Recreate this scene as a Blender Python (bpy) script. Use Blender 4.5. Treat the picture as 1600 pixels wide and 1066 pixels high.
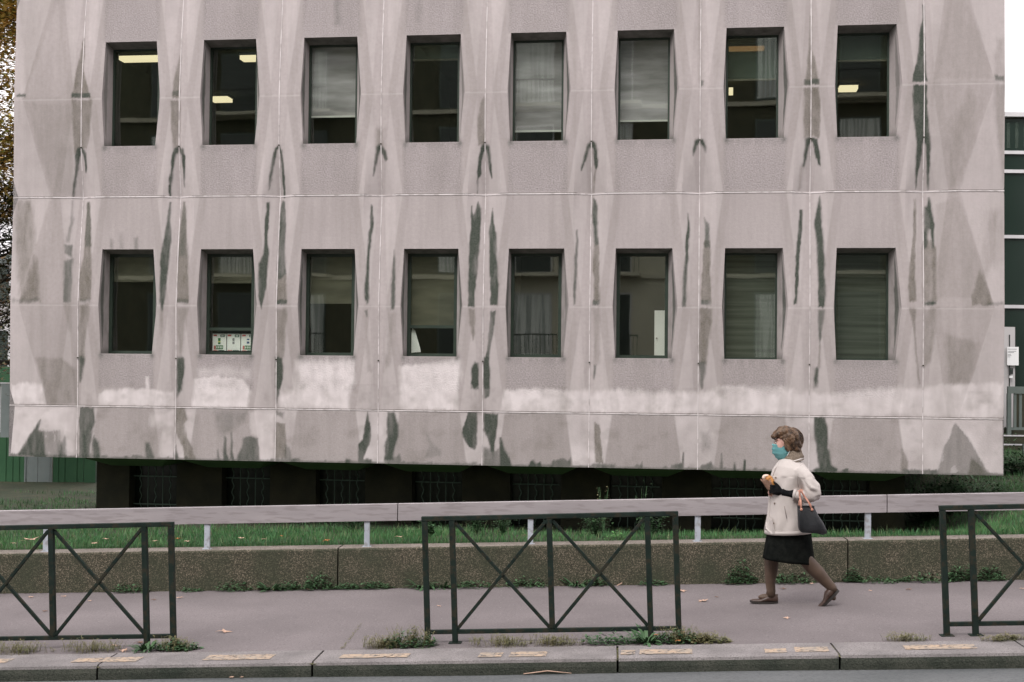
import bpy, bmesh, math, random
import numpy as np
from mathutils import Vector, Matrix, noise
R = math.radians
random.seed(7)
rng = np.random.default_rng(11)
sc = bpy.context.scene
for o in list(bpy.data.objects):
    bpy.data.objects.remove(o)

# ------------------------------------------------------------------ camera
CAMZ = 2.1055
F_PX = 2137.48
cam_d = bpy.data.cameras.new('camera')
cam = bpy.data.objects.new('camera', cam_d)
sc.collection.objects.link(cam)
cam_d.sensor_fit = 'HORIZONTAL'
cam_d.sensor_width = 36.0
cam_d.lens = F_PX / 1600 * 36.0
cam_d.clip_start = 0.1
cam_d.clip_end = 3000
PITCH, ROLL = 0.02197, 0.01016
cam.matrix_world = (Matrix.Translation((0, 0, CAMZ)) @ Matrix.Rotation(R(90) + PITCH, 4, 'X')
                    @ Matrix.Rotation(ROLL, 4, 'Z'))
sc.camera = cam
sc.render.resolution_x, sc.render.resolution_y = 1024, 682

# ------------------------------------------------------------------ world, sun, exposure
w = bpy.data.worlds.new('World')
sc.world = w
w.use_nodes = True
nt = w.node_tree
nt.nodes.clear()
wo = nt.nodes.new('ShaderNodeOutputWorld')
bg = nt.nodes.new('ShaderNodeBackground')
sky = nt.nodes.new('ShaderNodeTexSky')
sky.sky_type = 'NISHITA'
sky.sun_disc = False
SUN_EL, SUN_AZ = R(52), R(205)
sky.sun_elevation = SUN_EL
sky.sun_rotation = SUN_AZ
sky.air_density = 1.6
sky.dust_density = 6.0
sky.ozone_density = 1.0
hs = nt.nodes.new('ShaderNodeHueSaturation')
hs.inputs['Saturation'].default_value = 0.12
mixs = nt.nodes.new('ShaderNodeMixRGB')
mixs.inputs['Fac'].default_value = 0.72
mixs.inputs['Color2'].default_value = (9.65, 9.15, 9.38, 1)      # even overcast cloud layer
nt.links.new(sky.outputs[0], hs.inputs['Color'])
nt.links.new(hs.outputs[0], mixs.inputs['Color1'])
nt.links.new(mixs.outputs[0], bg.inputs['Color'])
bg.inputs['Strength'].default_value = 0.15
nt.links.new(bg.outputs[0], wo.inputs['Surface'])
sd = bpy.data.lights.new('sun', 'SUN')
sd.energy = 1.2
sd.angle = R(25)
sd.color = (1.0, 0.96, 0.92)
sun = bpy.data.objects.new('sun', sd)
sc.collection.objects.link(sun)
# the sun stands behind the camera, high, above the opposite roofs
d = Vector((math.sin(SUN_AZ) * math.cos(SUN_EL), math.cos(SUN_AZ) * math.cos(SUN_EL), math.sin(SUN_EL)))
sun.rotation_euler = d.to_track_quat('Z', 'Y').to_euler()
sc.view_settings.view_transform = 'Standard'
sc.view_settings.look = 'None'
sc.view_settings.exposure = 0.56
sc.view_settings.gamma = 1.0

# ------------------------------------------------------------------ helpers
def link(o, parent=None):
    sc.collection.objects.link(o)
    if parent is not None:
        o.parent = parent
    return o

def tag(o, label=None, cat=None, group=None, kind=None):
    if label: o['label'] = label
    if cat: o['category'] = cat
    if group: o['group'] = group
    if kind: o['kind'] = kind
    return o

def thing(name, label, cat, loc=(0, 0, 0), rotz=0.0, group=None, rot=None):
    o = bpy.data.objects.new(name, None)
    o.empty_display_size = 0.2
    link(o)
    o.location = loc
    o.rotation_euler = rot if rot else (0, 0, rotz)
    return tag(o, label, cat, group)

def mesh_obj(name, verts, faces, m, parent=None, smooth=False):
    me = bpy.data.meshes.new(name)
    me.from_pydata([tuple(v) for v in verts], [], faces)
    me.validate()
    me.update()
    if m is not None: me.materials.append(m)
    if smooth:
        me.polygons.foreach_set('use_smooth', [True] * len(me.polygons))
    return link(bpy.data.objects.new(name, me), parent)

class MB:
    """collects boxes, tubes and sheets in one mesh"""
    def __init__(s): s.v = []; s.f = []
    def add(s, vs, fs):
        b = len(s.v); s.v += [tuple(v) for v in vs]; s.f += [tuple(i + b for i in f) for f in fs]; return s
    def box(s, x0, x1, y0, y1, z0, z1, M=None):
        vs = [(x, y, z) for z in (z0, z1) for y in (y0, y1) for x in (x0, x1)]
        if M is not None: vs = [M @ Vector(v) for v in vs]
        return s.add(vs, [(0, 2, 3, 1), (4, 5, 7, 6), (0, 1, 5, 4), (2, 6, 7, 3), (0, 4, 6, 2), (1, 3, 7, 5)])
    def bar(s, a, b, wx, wy, up=(0, 0, 1)):
        """rectangular bar from a to b; wx across, wy along the 'up' side"""
        a, b = Vector(a), Vector(b); d_ = (b - a).normalized(); u = Vector(up)
        if abs(d_.dot(u)) > .98: u = Vector((0, 1, 0))
        r = d_.cross(u).normalized(); u = r.cross(d_).normalized()
        vs = [p + r * (sx * wx / 2) + u * (sy * wy / 2) for p in (a, b) for sx, sy in ((-1, -1), (1, -1), (1, 1), (-1, 1))]
        return s.add(vs, [(3, 2, 1, 0), (4, 5, 6, 7), (0, 1, 5, 4), (1, 2, 6, 5), (2, 3, 7, 6), (3, 0, 4, 7)])
    def tube(s, pts, rad, n=8, cap=True):
        pts = [Vector(p) for p in pts]
        if not hasattr(rad, '__len__'): rad = [rad] * len(pts)
        rings = []; u = None
        for i, p in enumerate(pts):
            d_ = (pts[min(i + 1, len(pts) - 1)] - pts[max(i - 1, 0)]).normalized()
            if u is None:
                u = d_.orthogonal().normalized()
            u = (u - d_ * u.dot(d_)).normalized(); r = d_.cross(u)
            rings.append([p + (u * math.cos(2 * math.pi * k / n) + r * math.sin(2 * math.pi * k / n)) * rad[i] for k in range(n)])
        vs = [v for r_ in rings for v in r_]; fs = []
        for i in range(len(pts) - 1):
            for k in range(n):
                k2 = (k + 1) % n
                fs.append((i * n + k, i * n + k2, (i + 1) * n + k2, (i + 1) * n + k))
        if cap:
            fs.append(tuple(range(n - 1, -1, -1))); fs.append(tuple((len(pts) - 1) * n + k for k in range(n)))
        return s.add(vs, fs)
    def ell(s, c, r, M=None, nu=16, nv=10):
        c = Vector(c); vs = []; fs = []
        vs.append((0, 0, 1))
        for j in range(1, nv):
            t = math.pi * j / nv
            for i in range(nu):
                p = 2 * math.pi * i / nu
                vs.append((math.sin(t) * math.cos(p), math.sin(t) * math.sin(p), math.cos(t)))
        vs.append((0, 0, -1))
        for i in range(nu):
            fs.append((0, 1 + i, 1 + (i + 1) % nu))
            b = 1 + (nv - 2) * nu
            fs.append((len(vs) - 1, b + (i + 1) % nu, b + i))
        for j in range(nv - 2):
            for i in range(nu):
                a = 1 + j * nu
                fs.append((a + i, a + nu + i, a + nu + (i + 1) % nu, a + (i + 1) % nu))
        vs = [Vector((v[0] * r[0], v[1] * r[1], v[2] * r[2])) for v in vs]
        if M is not None: vs = [M @ v for v in vs]
        return s.add([c + v for v in vs], fs)
    def loft(s, rings, n=28, power=2.0):
        """rings: (cx, cy, cz, rx, ry[, slope dz/dx])"""
        vs = []; fs = []
        for rg in rings:
            cx, cy, cz, rx, ry = rg[:5]; sl = rg[5] if len(rg) > 5 else 0
            for k in range(n):
                a = 2 * math.pi * k / n
                ca, sa = math.cos(a), math.sin(a)
                x = math.copysign(abs(ca) ** (2 / power), ca) * rx; y = math.copysign(abs(sa) ** (2 / power), sa) * ry
                vs.append((cx + x, cy + y, cz + x * sl))
        for i in range(len(rings) - 1):
            for k in range(n):
                k2 = (k + 1) % n
                fs.append((i * n + k, i * n + k2, (i + 1) * n + k2, (i + 1) * n + k))
        fs.append(tuple(range(n - 1, -1, -1))); fs.append(tuple((len(rings) - 1) * n + k for k in range(n)))
        return s.add(vs, fs)
    def build(s, name, m, parent=None, smooth=False, bevel=0, loc=None):
        o = mesh_obj(name, s.v, s.f, m, parent, smooth)
        if bevel:
            md = o.modifiers.new('bevel', 'BEVEL'); md.width = bevel; md.segments = 2; md.limit_method = 'ANGLE'; md.angle_limit = R(40)
        return o
    def remesh(s, name, m, parent=None, voxel=.008, smooth=4, disp=None):
        """union everything into one continuous surface"""
        me = bpy.data.meshes.new(name); me.from_pydata(s.v, [], s.f); me.update()
        bm = bmesh.new(); bm.from_mesh(me); bmesh.ops.recalc_face_normals(bm, faces=bm.faces); bm.to_mesh(me); bm.free()
        t = bpy.data.objects.new(name + '_tmp', me); sc.collection.objects.link(t)
        md = t.modifiers.new('r', 'REMESH'); md.mode = 'VOXEL'; md.voxel_size = voxel
        if smooth:
            ms = t.modifiers.new('s', 'SMOOTH'); ms.factor = .5; ms.iterations = smooth
        dg = bpy.context.evaluated_depsgraph_get()
        out = bpy.data.meshes.new_from_object(t.evaluated_get(dg))
        bpy.data.objects.remove(t)
        out.name = name
        if disp:
            out.update()
            nrm = [v.normal.copy() for v in out.vertices]
            for v, n_ in zip(out.vertices, nrm):
                dv = disp(v.co, n_)
                v.co = v.co + (dv if isinstance(dv, Vector) else n_ * dv)
        out.materials.clear(); out.materials.append(m)
        out.polygons.foreach_set('use_smooth', [True] * len(out.polygons))
        out.update()
        return link(bpy.data.objects.new(name, out), parent)

# ------------------------------------------------------------------ materials
def mat(name, col, rough=.8, metal=0, spec=.5):
    m = bpy.data.materials.new(name); m.use_nodes = True
    b = m.node_tree.nodes['Principled BSDF']
    b.inputs['Base Color'].default_value = (*col, 1)
    b.inputs['Roughness'].default_value = rough; b.inputs['Metallic'].default_value = metal
    b.inputs['Specular IOR Level'].default_value = spec
    return m

def nmat(name, c1, c2, scale=8, detail=6, rough=.85, bump=0, bscale=None, c3=None, s3=60, f3=.5, stretch=(1, 1, 1), spec=.4, metal=0, lo=.35, hi=.65):
    """two-colour noise material with optional second finer noise and bump"""
    m = mat(name, c1, rough, metal, spec)
    t = m.node_tree; N = t.nodes; L = t.links
    b = N['Principled BSDF']
    tc = N.new('ShaderNodeTexCoord'); mp = N.new('ShaderNodeMapping'); mp.inputs['Scale'].default_value = stretch
    L.new(tc.outputs['Object'], mp.inputs['Vector'])
    n1 = N.new('ShaderNodeTexNoise'); n1.inputs['Scale'].default_value = scale; n1.inputs['Detail'].default_value = detail
    L.new(mp.outputs[0], n1.inputs['Vector'])
    cr = N.new('ShaderNodeMapRange'); cr.inputs['From Min'].default_value = lo; cr.inputs['From Max'].default_value = hi
    L.new(n1.outputs['Fac'], cr.inputs['Value'])
    mx = N.new('ShaderNodeMixRGB'); mx.inputs['Color1'].default_value = (*c1, 1); mx.inputs['Color2'].default_value = (*c2, 1)
    L.new(cr.outputs[0], mx.inputs['Fac'])
    last = mx.outputs[0]
    n2 = N.new('ShaderNodeTexNoise'); n2.inputs['Scale'].default_value = s3; n2.inputs['Detail'].default_value = 3
    L.new(mp.outputs[0], n2.inputs['Vector'])
    if c3 is not None:
        cr2 = N.new('ShaderNodeMapRange'); cr2.inputs['From Min'].default_value = .5; cr2.inputs['From Max'].default_value = .62
        cr2.inputs['To Max'].default_value = f3
        L.new(n2.outputs['Fac'], cr2.inputs['Value'])
        m2 = N.new('ShaderNodeMixRGB'); m2.inputs['Color2'].default_value = (*c3, 1)
        L.new(cr2.outputs[0], m2.inputs['Fac']); L.new(last, m2.inputs['Color1']); last = m2.outputs[0]
    L.new(last, b.inputs['Base Color'])
    if bump:
        bp = N.new('ShaderNodeBump'); bp.inputs['Strength'].default_value = bump; bp.inputs['Distance'].default_value = .02
        nb = N.new('ShaderNodeTexNoise'); nb.inputs['Scale'].default_value = bscale or s3; nb.inputs['Detail'].default_value = 5
        L.new(mp.outputs[0], nb.inputs['Vector'])
        L.new(nb.outputs['Fac'], bp.inputs['Height']); L.new(bp.outputs[0], b.inputs['Normal'])
    return m

M = {}
M['asphalt_path'] = nmat('pavement asphalt', (.135, .117, .119), (.197, .172, .174), .9, 9, .9, .45, 130, (.10, .088, .087), 75, .55, lo=.3, hi=.7)
M['asphalt_road'] = nmat('road asphalt', (.095, .102, .104), (.15, .155, .158), 1.4, 9, .85, .6, 110, (.055, .062, .064), 60, .6, stretch=(.5, 2, 1))
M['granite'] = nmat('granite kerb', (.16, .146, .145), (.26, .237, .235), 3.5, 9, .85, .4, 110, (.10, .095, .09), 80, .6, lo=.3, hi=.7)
M['granite_face'] = nmat('dark grey green kerb face', (.030, .038, .028), (.075, .078, .062), 4, 9, .85, .5, 90, (.02, .024, .018), 60, .6, lo=.3, hi=.7)  # kerb face, much darker and greener than the kerb top
M['yellow'] = nmat('worn ochre road paint', (.42, .31, .22), (.31, .26, .21), 9, 6, .85, .2, 120, (.20, .18, .165), 30, .9)
def wear_holes(m, scale, lo, hi):
    t = m.node_tree; N = t.nodes; L = t.links
    o = [n for n in N if n.type == 'OUTPUT_MATERIAL'][0]; b = N['Principled BSDF']
    tc = N.new('ShaderNodeTexCoord'); n_ = N.new('ShaderNodeTexNoise'); n_.inputs['Scale'].default_value = scale; n_.inputs['Detail'].default_value = 6
    L.new(tc.outputs['Object'], n_.inputs['Vector'])
    mr = N.new('ShaderNodeMapRange'); mr.inputs['From Min'].default_value = lo; mr.inputs['From Max'].default_value = hi; L.new(n_.outputs['Fac'], mr.inputs['Value'])
    mx = N.new('ShaderNodeMixShader'); tr = N.new('ShaderNodeBsdfTransparent'); L.new(mr.outputs[0], mx.inputs[0]); L.new(b.outputs[0], mx.inputs[1]); L.new(tr.outputs[0], mx.inputs[2]); L.new(mx.outputs[0], o.inputs['Surface'])
wear_holes(M['yellow'], 22, .57, .66)
M['barrier'] = nmat('dark green barrier paint', (.011, .019, .016), (.018, .028, .023), 9, 5, .75, .1, 80, (.045, .034, .022), 22, .5, spec=.12)
M['rail'] = nmat('dull pinkish aluminium', (.275, .250, .258), (.345, .315, .322), 2.2, 8, .5, .05, 40, (.20, .175, .175), 14, .5, stretch=(.35, 1, 2.5))
M['railpost'] = nmat('pale zinc post', (.33, .36, .40), (.42, .45, .50), 7, 5, .6, .05, 60, (.16, .13, .10), 18, .5)
M['lawnsoil'] = nmat('lawn soil', (.022, .034, .016), (.045, .046, .024), 3, 6, .95, .4, 60)
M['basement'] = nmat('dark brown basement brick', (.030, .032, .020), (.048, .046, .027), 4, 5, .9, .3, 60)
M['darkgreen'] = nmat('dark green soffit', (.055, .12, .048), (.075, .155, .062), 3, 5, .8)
M['bars'] = mat('window bars', (.09, .145, .11), .7)
M['frame'] = nmat('dark green window frame', (.020, .034, .024), (.030, .046, .032), 10, 4, .5)
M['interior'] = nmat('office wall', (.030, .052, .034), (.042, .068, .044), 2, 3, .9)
M['interior_lit'] = nmat('lit beige office wall', (.11, .115, .065), (.13, .13, .075), 2, 3, .9)  # lighter copy of the office wall, room light put into its colour
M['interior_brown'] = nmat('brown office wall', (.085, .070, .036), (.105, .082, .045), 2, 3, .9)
M['blind'] = nmat('grey fabric blind', (.20, .19, .20), (.43, .41, .44), 2.2, 5, .9, .1, 80, stretch=(.5, 1, 2.6))
M['blind_dim'] = nmat('brown grey fabric blind', (.075, .072, .052), (.12, .115, .085), 3, 5, .9, .1, 80, stretch=(.6, 1, 2.6))
M['blind_green'] = nmat('dark green fabric blind', (.040, .060, .047), (.070, .095, .076), 2.5, 5, .9, .1, 80, stretch=(.5, 1, 3))
M['blind_bar'] = mat('blind bottom bar', (.50, .50, .48), .5)
M['white'] = mat('white cardboard', (.80, .80, .80), .7)
M['green_print'] = mat('green print', (.03, .17, .05), .7)
M['darkgreen_print'] = mat('dark green print', (.015, .08, .05), .7)
M['red_print'] = mat('red print', (.55, .12, .12), .7)
M['yellow_print'] = mat('yellow print', (.50, .50, .08), .7)
M['blue_print'] = mat('blue print', (.05, .09, .20), .7)
M['grey_print'] = mat('grey print', (.25, .25, .26), .7)

def lamp_mat(name, col, s):
    m = bpy.data.materials.new(name); m.use_nodes = True
    b = m.node_tree.nodes['Principled BSDF']
    b.inputs['Emission Color'].default_value = (*col, 1); b.inputs['Emission Strength'].default_value = s
    return m
M['lamp'] = lamp_mat('lit fluorescent diffuser', (1.0, .86, .55), .72)
M['lamp_or'] = lamp_mat('lit orange tube', (1.0, .55, .22), 1.3)

def spots(m, scale, lo, hi, col, amt, attr='Distance'):
    """scattered small marks (gum, pits, litter stains) that belong to the surface"""
    t = m.node_tree; N = t.nodes; L = t.links; b = N['Principled BSDF']
    src = b.inputs['Base Color'].links[0].from_socket
    tc = N.new('ShaderNodeTexCoord'); vo = N.new('ShaderNodeTexVoronoi'); vo.inputs['Scale'].default_value = scale
    L.new(tc.outputs['Object'], vo.inputs['Vector'])
    mr = N.new('ShaderNodeMapRange'); mr.inputs['From Min'].default_value = lo; mr.inputs['From Max'].default_value = hi
    mr.inputs['To Min'].default_value = amt; mr.inputs['To Max'].default_value = 0
    L.new(vo.outputs['Distance'], mr.inputs['Value'])
    sp = N.new('ShaderNodeSeparateColor'); L.new(vo.outputs['Color'], sp.inputs[0])
    gt = N.new('ShaderNodeMath'); gt.operation = 'GREATER_THAN'; gt.inputs[1].default_value = .62; L.new(sp.outputs[0], gt.inputs[0])
    mu = N.new('ShaderNodeMath'); mu.operation = 'MULTIPLY'; L.new(mr.outputs[0], mu.inputs[0]); L.new(gt.outputs[0], mu.inputs[1])
    mx = N.new('ShaderNodeMixRGB'); mx.inputs['Color2'].default_value = (*col, 1)
    L.new(mu.outputs[0], mx.inputs[0]); L.new(src, mx.inputs[1]); L.new(mx.outputs[0], b.inputs['Base Color'])
spots(M['asphalt_path'], 3.2, .03, .06, (.09, .08, .08), .5); spots(M['asphalt_path'], 26, .10, .22, (.32, .29, .29), .55)
spots(M['asphalt_path'], 34, .10, .25, (.06, .052, .052), .65); spots(M['asphalt_road'], 30, .10, .25, (.05, .055, .056), .5)
spots(M['granite'], 40, .10, .28, (.09, .085, .08), .5); spots(M['granite_face'], 30, .1, .3, (.12, .115, .10), .4)

def see_through(m, fac):
    """open-weave screen fabric: part of the light passes straight through"""
    t = m.node_tree; N = t.nodes; L = t.links
    o = [n for n in N if n.type == 'OUTPUT_MATERIAL'][0]; b = N['Principled BSDF']
    mx = N.new('ShaderNodeMixShader'); tr = N.new('ShaderNodeBsdfTransparent'); mx.inputs[0].default_value = fac
    L.new(b.outputs[0], mx.inputs[1]); L.new(tr.outputs[0], mx.inputs[2]); L.new(mx.outputs[0], o.inputs['Surface'])
see_through(M['blind_green'], .30); see_through(M['blind'], .06)
M['blind_slat'] = nmat('dark grey green slatted blind', (.048, .054, .044), (.095, .105, .088), 3.5, 5, .9, .2, 60, stretch=(.25, 1, 6))

def glass_mat():
    m = bpy.data.materials.new('window glass'); m.use_nodes = True
    t = m.node_tree; N = t.nodes; L = t.links; N.clear()
    o = N.new('ShaderNodeOutputMaterial'); mx = N.new('ShaderNodeMixShader')
    tr = N.new('ShaderNodeBsdfTransparent'); tr.inputs['Color'].default_value = (.95, .97, .94, 1)
    gl = N.new('ShaderNodeBsdfGlossy'); gl.inputs['Roughness'].default_value = .015; gl.inputs['Color'].default_value = (.94, 1, .92, 1)
    fr = N.new('ShaderNodeFresnel'); fr.inputs['IOR'].default_value = 1.75
    ge = N.new('ShaderNodeTexCoord'); nz = N.new('ShaderNodeTexNoise'); nz.inputs['Scale'].default_value = 2.2; nz.inputs['Detail'].default_value = 1
    bp = N.new('ShaderNodeBump'); bp.inputs['Strength'].default_value = .03; bp.inputs['Distance'].default_value = .01
    L.new(ge.outputs['Object'], nz.inputs['Vector']); L.new(nz.outputs['Fac'], bp.inputs['Height']); L.new(bp.outputs[0], gl.inputs['Normal'])
    # the same reflectance from both sides of the sheet
    gm = N.new('ShaderNodeNewGeometry'); im = N.new('ShaderNodeMapRange'); im.inputs['To Min'].default_value = 1.75; im.inputs['To Max'].default_value = 1 / 1.75
    L.new(gm.outputs['Backfacing'], im.inputs['Value']); L.new(im.outputs[0], fr.inputs['IOR'])
    L.new(fr.outputs[0], mx.inputs[0]); L.new(tr.outputs[0], mx.inputs[1]); L.new(gl.outputs[0], mx.inputs[2]); L.new(mx.outputs[0], o.inputs[0])
    return m
M['glass'] = glass_mat()

def concrete_mat():
    """stained precast concrete: colour attribute 'wear' holds r = dark algae, g = brown grime and painted facet shade, b = pale repaint and painted facet light, alpha = coarse aggregate face"""
    m = mat('stained precast concrete', (.4, .36, .36), .9, 0, .3)
    t = m.node_tree; N = t.nodes; L = t.links; b = N['Principled BSDF']
    tc = N.new('ShaderNodeTexCoord')
    at = N.new('ShaderNodeAttribute'); at.attribute_name = 'wear_and_shade'
    sp = N.new('ShaderNodeSeparateColor'); L.new(at.outputs['Color'], sp.inputs[0])
    def noise_(scale, detail, stretch=(1, 1, 1), lo=.3, hi=.7, dist=0):
        mp = N.new('ShaderNodeMapping'); mp.inputs['Scale'].default_value = stretch
        L.new(tc.outputs['Object'], mp.inputs['Vector'])
        n_ = N.new('ShaderNodeTexNoise'); n_.inputs['Scale'].default_value = scale; n_.inputs['Detail'].default_value = detail
        n_.inputs['Distortion'].default_value = dist
        L.new(mp.outputs[0], n_.inputs['Vector'])
        r_ = N.new('ShaderNodeMapRange'); r_.inputs['From Min'].default_value = lo; r_.inputs['From Max'].default_value = hi
        L.new(n_.outputs['Fac'], r_.inputs['Value']); return r_.outputs[0]
    def mix(f, a, c, mode='MIX'):
        x = N.new('ShaderNodeMixRGB'); x.blend_type = mode
        if isinstance(f, (int, float)): x.inputs[0].default_value = f
        else: L.new(f, x.inputs[0])
        for k, v in ((1, a), (2, c)):
            if isinstance(v, tuple): x.inputs[k].default_value = (*v, 1)
            else: L.new(v, x.inputs[k])
        return x.outputs[0]
    def mul(a, c):
        x = N.new('ShaderNodeMath'); x.operation = 'MULTIPLY'
        for k, v in ((0, a), (1, c)):
            if isinstance(v, (int, float)): x.inputs[k].default_value = v
            else: L.new(v, x.inputs[k])
        return x.outputs[0]
    big = noise_(.9, 5, (1, 1, .6))
    streak = noise_(2.2, 6, (5, 5, .22), .35, .75)
    fstreak = noise_(9, 4, (4, 4, .15), .4, .8)
    fine = noise_(48, 4, (1, 1, 1), .3, .7)
    base = mix(big, (.382, .339, .336), (.470, .418, .415))
    base = mix(mul(streak, .50), base, (.315, .285, .275))
    base = mix(mul(fstreak, .16), base, (.50, .45, .45))
    mp2 = noise_(24, 5, (1, 1, 1), .35, .7)
    base = mix(mul(mp2, .30), base, (.30, .27, .26))
    # coarse aggregate panels
    agg = noise_(52, 4, (1, 1, 1), .3, .7)
    agg2 = noise_(3.0, 5, (1, 1, 1), .3, .7)
    rough_c = mix(agg, (.19, .168, .170), (.43, .385, .390))
    rough_c = mix(mul(agg2, .45), rough_c, (.26, .235, .23))
    base = mix(mul(at.outputs['Alpha'], .72), base, rough_c)
    # pale roller paint over old graffiti, and the painted light on facets
    pn = noise_(6, 5, (1, 1, 1), .3, .6)
    base = mix(mul(sp.outputs[2], mix(pn, (.55, .55, .55), (1.05, 1.05, 1.05))), base, (.66, .605, .605))
    gn = noise_(16, 6, (1, 1, .35), .2, .75)
    base = mix(mul(sp.outputs[1], mix(gn, (.6, .6, .6), (1, 1, 1))), base, mix(agg, (.098, .090, .073), (.170, .150, .124)))
    dn = noise_(14, 5, (1, 1, .4), .2, .8)
    base = mix(mul(sp.outputs[0], mix(dn, (.95, .95, .95), (1.25, 1.25, 1.25))), base, mix(agg, (.042, .050, .040), (.080, .089, .074)))
    L.new(base, b.inputs['Base Color'])
    bp = N.new('ShaderNodeBump'); bp.inputs['Distance'].default_value = .004
    L.new(mul(at.outputs['Alpha'], .8), bp.inputs['Strength']); L.new(agg, bp.inputs['Height'])
    bp2 = N.new('ShaderNodeBump'); bp2.inputs['Strength'].default_value = .25; bp2.inputs['Distance'].default_value = .003
    L.new(fine, bp2.inputs['Height']); L.new(bp.outputs[0], bp2.inputs['Normal']); L.new(bp2.outputs[0], b.inputs['Normal'])
    return m
M['concrete'] = concrete_mat()
M['sealant'] = nmat('pale joint sealant', (.68, .63, .63), (.54, .50, .50), 3, 6, .8, 0, None, (.33, .29, .28), 9, .6)

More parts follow.
